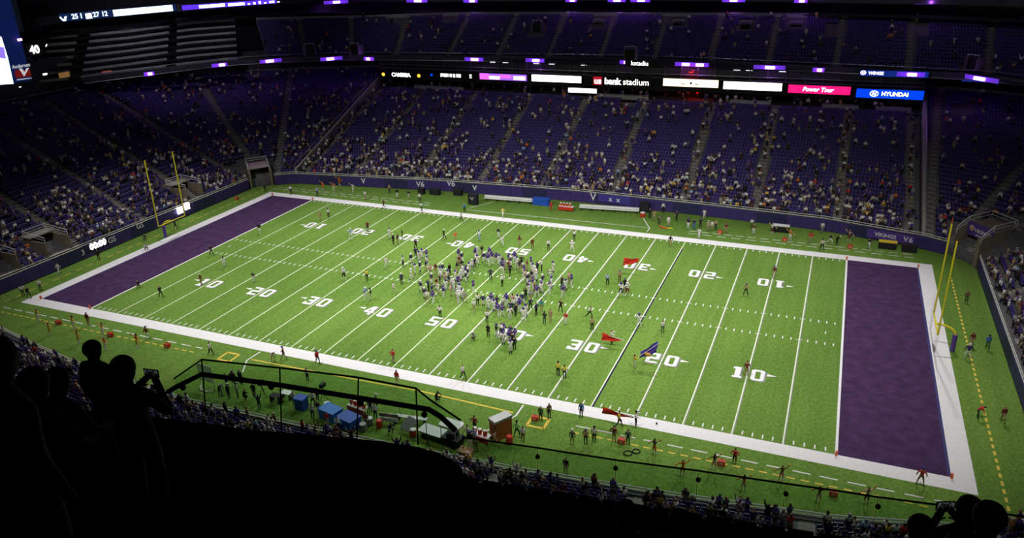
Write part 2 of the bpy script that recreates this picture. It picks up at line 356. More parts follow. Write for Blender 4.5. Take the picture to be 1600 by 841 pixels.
# ------------------------------------------------------------------ seating tiers
SEAT_V, SEAT_F = (lambda b: (np.array(b.v), np.array(b.f)))(MB().box(-.22, .10, .38, .22, .18, .86, bottom=False).box(-.22, -.14, .36, .22, .10, .46, bottom=False))
AISLE = mat('aisle_concrete', (0.25, 0.235, 0.21), 0.9, var=0.2, scale=1.5); DK_ = mat('shaded_deck_concrete', (.02, .02, .02), .95, spec=.05)
EXCL = []            # plan boxes kept free of seats: (x, y, half-size)
for _p in ((90, 386), (303, 304), (8, 422)):
    _q = onX(*_p, -63.0); EXCL.append((-65.0, _q[1], 2.7, 2.6))
EXCL += [(63.2, 31.2, 4.6, 4.6), (-63.0, 30.6, 3.8, 3.8)]
VOM = [(484, 79, 22.2), (555, 78, 22.2), (622, 68, 22.2), (705, 66, 22.2), (985, 85, 22.2), (1303, 80, 22.2), (1428, 84, 22.2), (1520, 100, 22.2), (840, 43, 25.8), (935, 42, 25.8), (1060, 43, 25.8), (1165, 45, 25.8), (1243, 46, 25.8)]
for _p in VOM:
    _q = onZ(*_p); EXCL.append((_q[0], _q[1]+.4, 1.8, 1.8))
ROWS = []            # (tier key, row index fraction, positions, facing angle)
def tier(key, B, T, zb, zt, N, lab, aisles=(), n=60, rows=None, base=0.0, aw=1.25, pitch=0.53):
    B = resample(B, n) if len(B) != n else np.asarray(B, float); T = resample(T, n) if len(T) != n else np.asarray(T, float); zt = np.interp(np.linspace(0, 1, n), np.linspace(0, 1, len(zt)), zt) if hasattr(zt, '__len__') else np.full(n, zt)
    root = tag(empty('seating_tier'), lab, 'stand', kind='structure'); rows = rows or N
    V = []; zk = lambda k: zb+(zt-zb)*k/N
    for k in range(rows+1):
        P = B+(T-B)*k/N; zl = zk(max(k-1, 0)); zu = zk(k)
        V += [np.column_stack([P, zl if k else np.full(n, base)]), np.column_stack([P, zu])]
    V = np.concatenate(V); F = []; M = []
    idx = np.arange(n-1)
    for j in range(2*(rows+1)-1):
        F.append(np.stack([j*n+idx, j*n+idx+1, (j+1)*n+idx+1, (j+1)*n+idx], 1)); M += [0]*(n-1)
    link('concrete_steps', np_mesh('concrete_steps', V, np.concatenate(F), [CONC], M), root)
    pos = []; ang = []
    for k in range(rows):
        P = B+(T-B)*(k+0.62)/N; Z = zk(k); L = poly_len(P); ts = np.arange(0.4, L[-1]-0.4, pitch)
        ok = np.ones(len(ts), bool)
        for u in aisles: ok &= abs(ts-np.interp(u, np.linspace(0, 1, n), L)) > aw/2+0.25
        pt = at_len(P, ts)
        for ex, ey, hx, hy in EXCL: ok &= ~((abs(pt[:, 0]-ex) < hx) & (abs(pt[:, 1]-ey) < hy))
        ts = ts[ok]; p = at_len(P, ts); z = np.interp(ts, L, Z); q = at_len(P, ts+0.05)-at_len(P, ts-0.05)
        a = np.arctan2(q[:, 1], q[:, 0]); d = (B-T).mean(0)
        flip = np.cos(a)*d[1]-np.sin(a)*d[0] > 0      # seat front is -y
        a = np.where(flip, a+math.pi, a)
        pp = np.column_stack([p, z]); pos.append(pp); ang.append(a); ROWS.append((key, k, k/N, pp, a))
    pos = np.concatenate(pos); ang = np.concatenate(ang)
    for u in aisles:                                     # stair flights
        b = MB(); i = u*(n-1); i0 = int(min(i, n-2)); f = i-i0
        for k in range(rows):
            for h in range(2):
                c0 = [(B+(T-B)*(k+h*0.5)/N)[j] for j in (i0, i0+1)]; c1 = [(B+(T-B)*(k+(h+1)*0.5)/N)[j] for j in (i0, i0+1)]
                a = c0[0]*(1-f)+c0[1]*f; e = c1[0]*(1-f)+c1[1]*f; t = B[i0+1]-B[i0]; t = t/np.linalg.norm(t)*aw/2
                z0 = zk(k)[i0]; dz = (zt[i0]-zb)/N; z1 = z0+(0.012 if h == 0 else dz*0.5)
                q = [a-t, a+t, e+t, e-t]
                if (q[1]-q[0])[0]*(q[2]-q[1])[1]-(q[1]-q[0])[1]*(q[2]-q[1])[0] < 0: q = q[::-1]
                b.hexa(*[(*p, z0-0.02) for p in q], (0, 0, z1-z0+0.02))
        b.build('aisle_stairs', AISLE if CONC_L is not DK_ else DK_, root)
    return root, pos, ang
def seat_stuff(pos, ang, lab):
    V, F = scatter(SEAT_V, SEAT_F, pos, ang)
    tag(link('stadium_seats', np_mesh('stadium_seats', V, F, [SEATM])), lab, 'seats', kind='stuff')
FX = 55.2
farB = [(-FX, 33.0)]+[(x, y+0.5) for x, y in FAR[2:-2]]+[(FX, 33.0)]
AX = [-43.2, -30.3, -17.8, -5.7, 6.7, 19.5, 31.0, 43.6]
ua = [(x+FX)/(2*FX) for x in AX]
_, p, a = tier('far', farB, [(-FX, 64.6), (FX, 64.6)], 1.75, 13.2, 31, 'purple lower seating tier facing the camera across the field', [0.012]+ua+[0.988], n=90); seat_stuff(p, a, 'rows of purple folding seats in the far lower tier')
cornT_R = [(FX+1.0, 71.2), (65, 68), (75, 63.4), (86, 57.0), (93, 46), (97, 27)]
cornB_R = [(FX+1.0, 33.0), (59.2, 31.2), (61.0, 28.8), (62.7, 26.2)]
cornB_L = [(-x, y) for x, y in cornB_R]; cornT_L = [(-x, y) for x, y in cornT_R]
_, p, a = tier('corner_r', cornB_R, cornT_R, 1.75, [16.4, 16.4, 17.0, 18.0], 36, 'curved dark corner seating tier right of the far stand', [0.03, 0.36, 0.68], n=50); seat_stuff(p, a, 'rows of purple seats in the right far corner')
_, p, a = tier('corner_l', cornB_L, cornT_L, 1.75, [16.4, 16.4, 17.0, 18.0], 36, 'curved dark corner seating tier left of the far stand', [0.34, 0.66], n=50); seat_stuff(p, a, 'rows of purple seats in the left far corner')
_, p, a = tier('left', [(-62.2, -26.2), (-62.2, 26.2)], [(-97, -26.2), (-97, 27)], 1.75, 18.0, 36, 'dark seating tier behind the left end zone', [0.02, 0.28, 0.52, 0.76, 0.985], n=40); seat_stuff(p, a, 'rows of purple seats behind the left end zone')
_, p, a = tier('right', [(62.8, -26.2), (62.8, 26.2)], [(97, -26.2), (97, 27)], 1.75, 18.0, 36, 'dark seating tier behind the right end zone', [0.02, 0.28, 0.52, 0.76, 0.985], n=40, rows=14); seat_stuff(p, a, 'rows of purple seats behind the right end zone')
nearB = [(-FX, -33.0)]+[(x, y-0.55) for x, y in NEAR[2:-2]]+[(FX, -32.8)]
_, NP, NA = tier('near', nearB, [(-FX, -64.6), (FX, -64.6)], 0.75, 12.6, 31, 'purple lower seating tier below the camera on the near side', [0.012]+ua+[0.988], n=90, rows=14)
cornB_N = [(FX+1.0, -32.4), (58.8, -30.4), (60.6, -28.2), (62.7, -26.2)]; cornT_N = [(x, -y) for x, y in cornT_R]
_, p, a = tier('corner_n', cornB_N, cornT_N, 1.0, 16.2, 36, 'dark corner seating tier at the near right corner of the field', [0.05, 0.5], n=30, rows=10); seat_stuff(p, a, 'rows of purple seats in the near right corner')
_, p, a = tier('corner_nl', [(-x, y) for x, y in cornB_N], [(-x, y) for x, y in cornT_N], 1.5, 16.4, 36, 'dark corner seating tier at the near left corner of the field', [0.35], n=30, rows=14); seat_stuff(p, a, 'rows of purple seats in the near left corner')
# nearest seats one by one
_pr = np.array([proj(q) for q in NP]); vis = (_pr[:, 0] > 0) & (_pr[:, 0] < 1600) & (_pr[:, 1] < 690+(_pr[:, 0]-600)*0.185+25) & (_pr[:, 1] < 845)
dist = np.linalg.norm(NP-CAM, axis=1); dist[~vis] = 1e6; order = np.argsort(dist); pick = order[:min(170, int(vis.sum()))]
SEAT_ME = MB().box(-.22, .10, .38, .22, .18, .86).box(-.22, -.14, .36, .22, .10, .46).box(-.03, -0.02, 0, .03, .12, .38).mesh('stadium_seat', SEATM)
for i in pick:
    o = link('stadium_seat', SEAT_ME, None, NP[i]+np.array([0, 0, 0.002]), float(NA[i])); tag(o, 'purple folding stadium seat in the front rows of the near tier', 'seat', 'seats in the near lower tier')
rest = np.setdiff1d(np.arange(len(NP)), pick); seat_stuff(NP[rest], NA[rest], 'further rows of purple seats in the near lower tier')
# dividing walls between the far stand and its corners
def divider(x, side, lab):
    b = MB(); n = 24
    for i in range(n):
        t0, t1 = i/n, (i+1)/n
        for t in (0,): pass
        y0, y1 = 33.4+(71-33.4)*t0, 33.4+(71-33.4)*t1
        z0, z1 = 2.7+(17.0-2.7)*t0, 2.7+(17.0-2.7)*t1
        b.add([(x-.25, y0, 0), (x+.25, y0, 0), (x+.25, y1, 0), (x-.25, y1, 0), (x-.25, y0, z0), (x+.25, y0, z0), (x+.25, y1, z1), (x-.25, y1, z1)],
              [(4, 5, 6, 7), (0, 1, 5, 4), (1, 2, 6, 5), (2, 3, 7, 6), (3, 0, 4, 7)])
    w = tag(empty('wall_divider'), lab, 'wall', kind='structure'); b.build('wall_core', CONC_L, w)
    r = MB().tube([(x+side*.2, 33.4, 3.5), (x+side*.2, 71, 17.8)], 0.05, 5)
    for i in range(16):
        t = i/15; y = 33.4+37.6*t; z = 2.7+14.3*t; r.tube([(x+side*.2, y, z), (x+side*.2, y, z+.8)], 0.03, 4)
    r.build('guard_rail', RAILM, w)
divider(-FX-0.6, -1, 'sloping concrete wall left of the far stand'); divider(FX+0.5, 1, 'sloping concrete wall right of the far stand')
# ------------------------------------------------------------------ far concourse, suites, upper deck
def strip_mesh(name, P, z0, z1, th, m, parent=None):
    P = np.array([p[:2] for p in P], float); n = len(P); V = []
    for i in range(n):
        t = P[min(i+1, n-1)]-P[max(i-1, 0)]; t /= np.linalg.norm(t); o = np.array([-t[1], t[0]]); o = o if o@P[i] > 0 else -o
        q = P[i]+o*th; V += [(*P[i], z0), (*q, z0), (*q, z1), (*P[i], z1)]
    F = [(4*i+j, 4*i+(j+1) % 4, 4*i+4+(j+1) % 4, 4*i+4+j) for i in range(n-1) for j in range(4)]+[(3, 2, 1, 0), (4*n-4, 4*n-3, 4*n-2, 4*n-1)]
    return MB().add(V, F).build(name, m, parent)
def struct(o, lab, cat='wall'): return tag(o, lab, cat, kind='structure')
struct(MB().box(-56, 64.6, 12.7, 56, 73, 13.2).build('floor_concourse', CONC), 'concrete concourse floor behind the far lower tier', 'floor')
bw = struct(empty('wall_concourse'), 'dark concourse back wall under the suites')
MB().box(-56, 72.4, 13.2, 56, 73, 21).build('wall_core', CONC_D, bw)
WARM = emis('warm_lamp', (1.0, 0.62, 0.30), 1.1)
for i, x in enumerate((-47, -40, -33, -12, -8, 12, 22, 33, 38, 41.5, 47)):
    w = 2.2 if i % 3 else 3.2
    MB().box(x, 72.3, 13.9, x+w, 72.4, 15.1).build('counter_opening', DARK, bw)
for x in (-50, -34, -22, 6, 24, 37, 48): MB().tube([(x, 70.5, 13.2), (x, 70.5, 15.3)], 0.35, 10).build('column', CONC_D, bw)
def lamp(name, lab, p, sz, m, group=None, cat='lamp'):
    t = thing(name, lab, cat, p, 0, group); MB().box(-sz[0]/2-.04, -.05, -sz[2]/2-.04, sz[0]/2+.04, .12, sz[2]/2+.04).build('housing', BLACK, t)
    MB().box(-sz[0]/2, -sz[1], -sz[2]/2, sz[0]/2, -.05, sz[2]/2).build('lens', m, t); return t
for px, py in ((612, 127), (652, 128), (735, 129), (883, 136), (1022, 139), (1075, 143), (1130, 144), (1182, 148), (1253, 158), (1300, 168), (1366, 157), (1420, 163)):
    q = onY(px, py, 70.0)
    if px in (1300, 1253, 652): lamp('concourse_lamp', 'small warm lamp glowing on the concourse below the ribbon boards', (q[0], 71.9, 14.8), (1.0, .2, .25), WARM, 'warm concourse lamps')
for a, b in (((648, 147), (725, 148)), ((932, 156), (1013, 160)), ((1140, 164), (1202, 171)), ((1283, 177), (1340, 182)), ((1370, 157), (1425, 165))):
    p0 = onY(*a, 64.9); p1 = onY(*b, 64.9); r = MB().tube([(p0[0], 64.9, 14.2), (p1[0], 64.9, 14.2)], 0.06, 6)
    for x in np.arange(p0[0], p1[0], 1.6): r.tube([(x, 64.9, 13.2), (x, 64.9, 14.2)], 0.03, 4)
    r.box(p0[0], 64.88, 13.3, p1[0], 64.92, 14.05)
    tag(r.build('concourse_rail', RAILM), 'pale guard rail topping the far lower tier by the %s %d-yard line' % ('left' if p0[0] < 0 else 'right', 50-abs(round(p0[0]/YD))), 'railing', 'rails along the far concourse')
st = struct(empty('suite_block'), 'dark glazed suite level above the far concourse', 'suites')
MB().box(-55.4, 66.6, 15.0, 55.4, 72.4, 20.0).build('suite_core', DARK, st)
MB().box(-55.4, 66.2, 17.45, 55.4, 66.6, 17.75).build('lower_ledge', CONC, st); MB().tube([(-55.4, 66.2, 18.35), (55.4, 66.2, 18.35)], 0.05, 5).build('balcony_rail', RAILM, st)
WIN = MB().box(0, 66.45, 18.1, 2.9, 66.62, 19.5).mesh('suite_window', SUITEG); MUL = MB().box(-.12, 66.2, 17.7, .12, 66.6, 19.8).mesh('mullion', CONC)
for i in range(34):
    x = -54.6+i*3.22; link('suite_window', WIN, st, (x, 0, 0)); link('mullion', MUL, st, (x-.16, 0, 0))
STRIPM = emis('strip_light', (0.95, 0.9, 1.0), 1.2)
for px, py in ((862, 105.5), (912, 107), (770, 104), (790, 104.5), (1151, 115), (1170, 116), (1222, 119), (838, 105)):
    q = onY(px, py, 66.35); MB().box(q[0]-.6, 66.3, 19.45, q[0]+.6, 66.42, 19.55).build('strip_light', STRIPM, st)
FASC = [onZ(*p, 20.0) for p in ((60, 150), (130, 128), (232, 115), (345, 101), (420, 96), (515, 92), (575, 91), (742, 93), (838, 94), (960, 96), (1085, 100), (1205, 106), (1428, 117), (1535, 123), (1600, 130))]
FASC = FASC+[FASC[-1]+np.array([14, -16, 0.])]
fs = struct(empty('deck_fascia'), 'dark fascia band along the front of the upper deck', 'fascia')
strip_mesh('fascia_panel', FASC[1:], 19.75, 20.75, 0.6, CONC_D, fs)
lo = [np.array([p[0]*0.998, p[1]*0.998]) for p in FASC[1:]]
b = MB().tube([(*p, 19.7) for p in lo], 0.07, 5); b.build('lower_trim', RAILM, fs); MB().tube([(*p, 21.3) for p in lo], 0.04, 5).build('top_rail', RAILM, fs)
LEDGE = [onZ(*p, 28.5) for p in ((400, 28), (480, 26), (575, 24), (700, 20), (850, 19), (1000, 20), (1150, 20.5), (1300, 22), (1450, 25), (1600, 30), (1700, 34))]
UF = [FASC[4], FASC[5], FASC[6], FASC[7], FASC[8], FASC[9], FASC[10], FASC[11], FASC[12], FASC[13], FASC[15]]
def push(P, d): return [np.array(p[:2])*(1+d/np.linalg.norm(p[:2])) for p in P]
UB = resample([q[:2] for q in push(UF, 0.7)], 120); _k = 1+.09*np.clip((-UB[:, 0]-40)/35, 0, 1)+.02*np.clip((UB[:, 0]-55)/15, 0, 1); _L = np.array(push(LEDGE, -0.2)); UT = np.column_stack([UB[:, 0]*_k, np.interp(UB[:, 0]*_k, _L[:, 0], _L[:, 1])])
_, p, a = tier('upper', UB, UT, 20.6, 27.8, 14, 'dark upper seating deck above the far suites', [0.05, 0.11, 0.17, 0.24, 0.305, 0.37, 0.435, 0.50, 0.565, 0.63, 0.70, 0.77, 0.84, 0.91], n=120, aw=0.9, base=20.2); seat_stuff(p, a, 'rows of dark purple seats in the far upper deck')
lg = struct(empty('upper_ledge'), 'grey concrete ledge behind the far upper deck', 'ledge')
strip_mesh('ledge_panel', LEDGE, 27.6, 28.45, 0.8, mat('ledge_concrete', (0.34, 0.32, 0.33), 0.9, var=0.15, scale=0.4), lg); MB().tube([(p[0]*.999, p[1]*.999, 28.5) for p in LEDGE], 0.06, 5).build('ledge_rail', RAILM, lg)
TOPF = [onZ(*p, 31.3) for p in ((60, 36), (95, 30), (180, 21), (275, 14), (430, 3), (575, -1), (738, -2), (1000, -4), (1250, -2), (1457, 1), (1600, 5), (1700, 9))]
tf = struct(empty('top_fascia'), 'dark fascia of the highest level along the top of the stands', 'fascia')
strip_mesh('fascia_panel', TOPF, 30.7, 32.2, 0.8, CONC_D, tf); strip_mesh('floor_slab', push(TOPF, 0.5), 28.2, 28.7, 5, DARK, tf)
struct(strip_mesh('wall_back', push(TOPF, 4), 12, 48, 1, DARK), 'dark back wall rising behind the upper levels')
# vomitories in the upper deck
def vomitory(px, py, z, group):
    q = onZ(px, py, z); ang = math.atan2(q[1], q[0])-math.pi/2 if abs(q[0]) > 60 else 0
    t = thing('stair_portal', 'railed '+group, 'portal', q, ang)
    MB().box(-1.0, -.1, -.9, 1.0, .1, .9).build('opening', BLACK, t)
    for s in (-1, 1): MB().box(s*1.05-.08, -.6, -1.0, s*1.05+.08, 1.4, 1.0).build('side_wall', CONC, t)
    MB().tube([(-1.05, -.2, 1.5), (1.05, -.2, 1.5)], 0.05, 5).tube([(-1.05, -.2, 1.0), (-1.05, -.2, 1.5)], .04, 4).tube([(1.05, -.2, 1.0), (1.05, -.2, 1.5)], .04, 4).build('rail', RAILW, t)
for i, (px, py, z) in enumerate(VOM):
    xx = onZ(px, py, z)[0]; vomitory(px, py, z, 'stair portal %s in the upper deck above %s' % ('low' if z < 24 else 'high', 'the outer left corner' if xx < -66 else 'the inner left corner' if xx < -56 else 'the right corner' if xx > 56 else 'the %s %d-yard line' % ('left' if xx < 0 else 'right', 50-abs(round(xx/YD)))))
# ------------------------------------------------------------------ LED boards
def led_board(corner_px, y, zb_fix, screen, lab, parts=(), name='led_board', dep=0.25, cat='sign', plane='y'):
    (x0, t0, b0), (x1, t1, b1) = corner_px     # left edge px (x, top, bottom), right edge px
    g = onY if plane == 'y' else onX
    L0, L1 = g(x0, b0, y), g(x1, b1, y); T0, T1 = g(x0, t0, y), g(x1, t1, y)
    zb = (L0[2]+L1[2])/2; h = (T0[2]+T1[2])/2-zb
    if plane == 'y': w = L1[0]-L0[0]; org = (L0[0], y, zb); rz = 0
    else: w = abs(L1[1]-L0[1]); org = (y, L0[1], zb); rz = math.pi/2
    t = thing(name, lab, cat, org, rz)
    MB().box(-.12, 0.02, -.12, w+.12, dep, h+.12).build('housing', BLACK, t); MB().box(0, -.04, 0, w, 0.02, h).build('screen', screen, t)
    for kind, fx, fy, sz, arg, m in parts:     # fractions of the board
        if kind == 'text': me = text_mesh(arg[0], sz*h, 0.02, m, arg[1]*h, arg[2])
        elif kind == 'bars':
            b = MB(); rr = random.Random(len(arg)+int(fx*100)); x = 0
            for wd in arg:
                for k in range(wd):
                    b.box(x, -.2*sz*h-rr.random()*.15*sz*h, 0, x+.09*sz*h*2, .38*sz*h, .03); x += .28*sz*h
                x += .2*sz*h
            b.v = [(p[0]-x/2, p[1], p[2]) for p in b.v]; me = b.mesh('lettering', m)
        elif kind == 'rect': me = MB().box(-arg[0]*w/2, -arg[1]*h/2, -.01, arg[0]*w/2, arg[1]*h/2, .012).mesh('colour_field', m)
        elif kind == 'ring':
            me = MB().tube([(arg[0]*h*math.cos(2*math.pi*k/16), arg[1]*h*math.sin(2*math.pi*k/16), .02) for k in range(17)], .04*h+.01, 5).tube([(-.22*h, -.2*h, .02), (-.08*h, .22*h, .02)], .05*h, 5).tube([(.08*h, -.22*h, .02), (.22*h, .2*h, .02)], .05*h, 5).tube([(-.14*h, -.04*h, .02), (.14*h, .04*h, .02)], .05*h, 5).mesh('emblem', m)
        elif kind == 'blob': me = MB().ball((0, 0, 0.02), arg*h, 10, 6, sq=(1.1, 1, .15)).mesh('emblem', m)
        o = link({'text': 'lettering', 'bars': 'lettering', 'rect': 'colour_field'}.get(kind, 'emblem'), me, t, (fx*w, -.06, fy*h)); o.rotation_euler = (math.pi/2, 0, 0)
    return t
E_W = emis('led_white', (1.0, 0.98, 1.0), 3.0); E_K = mat('led_black', (0.004, 0.004, 0.005), 0.5); E_TXT = emis('led_text', (1.0, 0.97, 0.95), 2.2)
E_OR = emis('led_orange', (1.0, 0.55, 0.05), 1.6); E_MAG = emis('led_magenta', (0.75, 0.12, 0.75), 1.4); E_VIO = emis('led_violet', (0.35, 0.12, 0.9), 1.2)
E_CREAM = emis('led_cream', (1.0, 0.82, 0.55), 2.0); E_PINK = emis('led_pink', (1.0, 0.01, 0.19), 1.1); E_BLUE = emis('led_blue', (0.0, 0.06, 0.85), 1.0)
E_RED = emis('led_red', (0.6, 0.01, 0.03), 0.7); E_DKT = mat('led_dark_text', (0.05, 0.03, 0.02), 0.6)
led_board(((593, 112, 122), (662, 112.5, 122.5)), 66, 0, E_K, 'black ribbon board with orange emblems and white CAMBRIA lettering',
          [('blob', .10, .5, 1, .27, E_OR), ('blob', .90, .5, 1, .27, E_OR), ('text', .5, .5, .8, ('CAMBRIA', .03, 0), E_TXT)])
led_board(((670, 113, 122.5), (742, 114, 123.5)), 66, 0, E_K, 'black ribbon board with a row of small white letters beside the orange emblem board',
          [('blob', .07, .5, 1, .22, E_BLUE), ('bars', .5, .5, .8, (7, 2, 2, 4), E_TXT), ('bars', .92, .68, .35, (4,), E_TXT), ('bars', .92, .32, .35, (4,), E_TXT)])
led_board(((750, 115, 124.5), (823, 116.5, 126)), 66, 0, E_VIO, 'violet and magenta ribbon board with white flashes',
          [('rect', .10, .5, 1, (.2, .98), E_MAG), ('rect', .32, .35, 1, (.22, .5), E_W), ('rect', .55, .6, 1, (.22, .5), E_MAG), ('rect', .85, .42, 1, (.24, .55), E_W)])
led_board(((831, 117, 127.5), (908, 119, 129)), 66, 0, E_W, 'blank white ribbon board left of the stadium name')
led_board(((927, 119, 135), (1018, 121, 137)), 66, 0, E_K, 'black board with the white stadium name and a red square',
          [('rect', .075, .52, 1, (.15, .8), E_RED), ('text', .078, .5, .86, ('us', .02, 0), E_TXT), ('text', .335, .5, .86, ('bank', .03, 0), E_TXT), ('text', .735, .5, .84, ('stadium', .004, 0), E_TXT)])
led_board(((1036, 123, 134.5), (1122, 125, 137)), 66, 0, E_CREAM, 'cream ribbon board with a small dark line of lettering',
          [('bars', .38, .35, .34, (5,), E_DKT), ('blob', .51, .5, 1, .16, E_DKT), ('bars', .62, .35, .34, (5,), E_DKT)])
led_board(((1130, 127, 139), (1221, 130.5, 142.5)), 66, 0, E_W, 'blank white ribbon board between the cream and pink boards')
led_board(((1231, 132, 144.5), (1328, 136, 149)), 66, 0, E_PINK, 'bright pink ribbon board with slanted white lettering', [('text', .48, .5, .72, ('Power Tour', .02, .25), E_TXT)])
led_board(((1337, 137.5, 151.5), (1442, 143, 157)), 66, 0, E_BLUE, 'blue ribbon board with a white oval emblem and HYUNDAI lettering',
          [('ring', .27, .5, 1, (.42, .3), E_TXT), ('text', .58, .5, .62, ('HYUNDAI', .02, 0), E_TXT)])
led_board(((888, 137, 144), (932, 139.5, 146)), 64.5, 0, E_W, 'small white lit sign below the stadium name board', [('bars', .5, .2, .5, (9,), E_DKT)])
led_board(((977, 93, 103.5), (1022, 95, 105.5)), 65.6, 0, E_K, 'dark glass panel with the white letters kstadiu above the name board', [('text', .5, .5, .95, ('kstadiu', .006, 0), E_TXT)])
E_BLU2 = emis('led_blue_dim', (0.01, 0.04, 0.35), 0.5)
led_board(((1343, 108.5, 118), (1450, 113, 122.5)), 63.3, 0, E_BLU2, 'dim blue panel with WINGS lettering above the blue ribbon board', [('ring', .05, .55, 1, (.4, .32), E_TXT), ('text', .24, .5, .72, ('WINGS', .02, 0), E_TXT)])
led_board(((1503, 117, 126.5), (1572, 121, 130)), 63.4, 0, E_BLU2, 'dim blue glass panel around the purple lamp in the right corner')
# purple wash lamps on both fascias
LP = emis('purple_lamp', (0.62, 0.22, 1.0), 12.0)
GLOWB = emis('purple_painted_halo', (0.20, 0.05, 0.85), 0.55)  # halo of each purple lamp, painted as a dim glowing bar
ORD = ['first', 'second', 'third', 'fourth', 'fifth', 'sixth', 'seventh', 'eighth', 'ninth', 'tenth', 'eleventh', 'twelfth', 'thirteenth', 'fourteenth', 'fifteenth']
def purple_lamp(px, py, z, w, grp, k, i):
    q = onZ(px, py, z)*np.array([.994, .994, 1]); t = lamp('purple_lamp', '%s purple wash lamp from the left on the %s' % (ORD[i], grp), (q[0], q[1], z), (w*1.3, .3, .5), LP, 'purple lamps on the '+grp)
    t.rotation_euler = (0, 0, math.atan2(q[1], q[0])-math.pi/2 if abs(q[0]) > 56 else 0)
    rr = random.Random(px); MB().box(-w*(1.6+rr.random()), -.02, -.36, w*(1.3+rr.random()), .1, .36).build('painted_halo', GLOWB, t)
    l = bpy.data.lights.new('purple_glow', 'POINT'); l.energy = k; l.color = (0.38, 0.08, 1.0); l.shadow_soft_size = 0.2
    lo_ = bpy.data.objects.new('purple_glow', l); COL.objects.link(lo_); lo_.parent = t; lo_.location = (0, -.8, 0)
for px, py, z, lab in ((1080, 116, 18.9, 'added red lamp tinting the suites above the cream ribbon board'), (1085, 141, 14.9, 'added red lamp tinting the concourse under the cream ribbon board')):  # both lamps added to cast the red tint around the cream board
    q = onY(px, py, 66.0); t = lamp('added_red_lamp', lab, (q[0], 65.95 if z > 17 else 69.8, z), (.8, .15, .12), emis('added_red_lens', (1, .03, .01), 1.2), 'added red lamps by the cream board'); l = bpy.data.lights.new('added_red_glow', 'POINT'); l.energy = 120; l.color = (1, .03, .01); l.shadow_soft_size = .2; lo_ = bpy.data.objects.new('added_red_glow', l); COL.objects.link(lo_); lo_.parent = t; lo_.location = (0, -.8, -.1)
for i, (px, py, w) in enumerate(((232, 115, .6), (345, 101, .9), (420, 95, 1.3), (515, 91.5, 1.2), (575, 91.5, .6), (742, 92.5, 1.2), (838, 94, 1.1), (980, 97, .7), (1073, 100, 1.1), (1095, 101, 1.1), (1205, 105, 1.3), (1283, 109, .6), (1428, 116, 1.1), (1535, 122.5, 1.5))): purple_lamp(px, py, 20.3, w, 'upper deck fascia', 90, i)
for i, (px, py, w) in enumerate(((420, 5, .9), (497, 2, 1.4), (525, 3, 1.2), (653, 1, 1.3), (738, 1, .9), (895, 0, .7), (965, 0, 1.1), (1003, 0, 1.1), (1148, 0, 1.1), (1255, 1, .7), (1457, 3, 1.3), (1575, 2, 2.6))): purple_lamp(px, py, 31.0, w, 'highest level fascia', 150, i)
# ------------------------------------------------------------------ left end: terraces, ribbon, scoreboard
TERB = [(-103, 12.), (-95.0, 22), (-92.2, 31.0), (-87.4, 43.6), (-81.5, 51.0)]; TERT = [(-108, 20.), (-101, 30), (-97.2, 37.6), (-96.4, 55.0), (-90.5, 62.5)]
te = struct(empty('loge_terraces'), 'stacked loge terraces with pale concrete fronts behind the left corner', 'terraces')
TC = mat('terrace_concrete', (0.42, 0.42, 0.43), 0.9, var=0.2, scale=0.5)
for k in range(7):
    f = k/6.5; A = [np.array(a)*(1-f)+np.array(b_)*f for a, b_ in zip(TERB, TERT)]; A = list(resample(A, 22)); z = 20.6+7.6*k/6.5
    for s0, s1 in ((0, 5), (6, 14), (15, 21)):
        strip_mesh('terrace_front', A[s0:s1+1], z, z+0.48, 0.25, TC, te)
    strip_mesh('terrace_floor', A, z-.5, z-.05, 1.9, DARK, te)
strip_mesh('terrace_back', TERT, 27, 29.2, 0.6, CONC_D, te)
E_RB = emis('led_pale_blue', (0.75, 0.92, 1.0), 2.4); E_V2 = emis('led_deep_violet', (0.10, 0.03, 0.85), 1.2)
def ribbon_board(p0, p1, z, h, screen, lab, parts):
    a, b_ = onZ(*p0, z), onZ(*p1, z); d = (b_-a)[:2]; w = np.linalg.norm(d); ang = math.atan2(d[1], d[0])
    t = thing('led_board', lab, 'sign', (a[0], a[1], z), ang); MB().box(-.15, .02, -.15, w+.15, .3, h+.15).build('housing', BLACK, t); MB().box(0, -.05, 0, w, .02, h).build('screen', screen, t)
    for s, fx, sz, m in parts:
        o = link('lettering', text_mesh(s, sz*h, .02, m, .02, 0), t, (fx*w, -.1, h*.5)); o.rotation_euler = (math.pi/2, 0, 0)
    return t, w
t, w = ribbon_board((95, 34), (276, 17), 31.2, 1.4, mat('led_navy', (0.01, 0.03, 0.12), .5, emit=.4), 'long pale blue scoreboard ribbon with score figures at top left', [('25', .115, .9, E_RB), ('1', .165, .9, E_RB), ('27', .285, .9, E_RB), ('12', .355, .9, E_RB)])
for f0, f1, hh in ((.43, .965, 1.2), (.20, .25, 1.0)): MB().box(f0*w, -.08, .08, f1*w, -.05, .08+hh).build('lit_field', E_RB, t)
o = link('lettering', text_mesh('00:00', .8, .02, mat('led_grey', (.2, .28, .3), .5, emit=.5), .01, 0), t, (.50*w, -.11, .68)); o.rotation_euler = (math.pi/2, 0, 0)
b = MB().tube([(.0, -.1, .85), (.35, -.1, .35), (.8, -.1, .35), (.9, -.1, .8)], .13, 6).tube([(.4, -.1, .15), (.9, -.1, .15), (1.2, -.1, .9)], .1, 6); b.build('emblem', E_RB, t)
t, w = ribbon_board((285, 16), (432, 5), 31.2, .95, E_V2, 'violet ribbon board with white lettering at the top of the stands', [])
b = MB(); x = w*.17
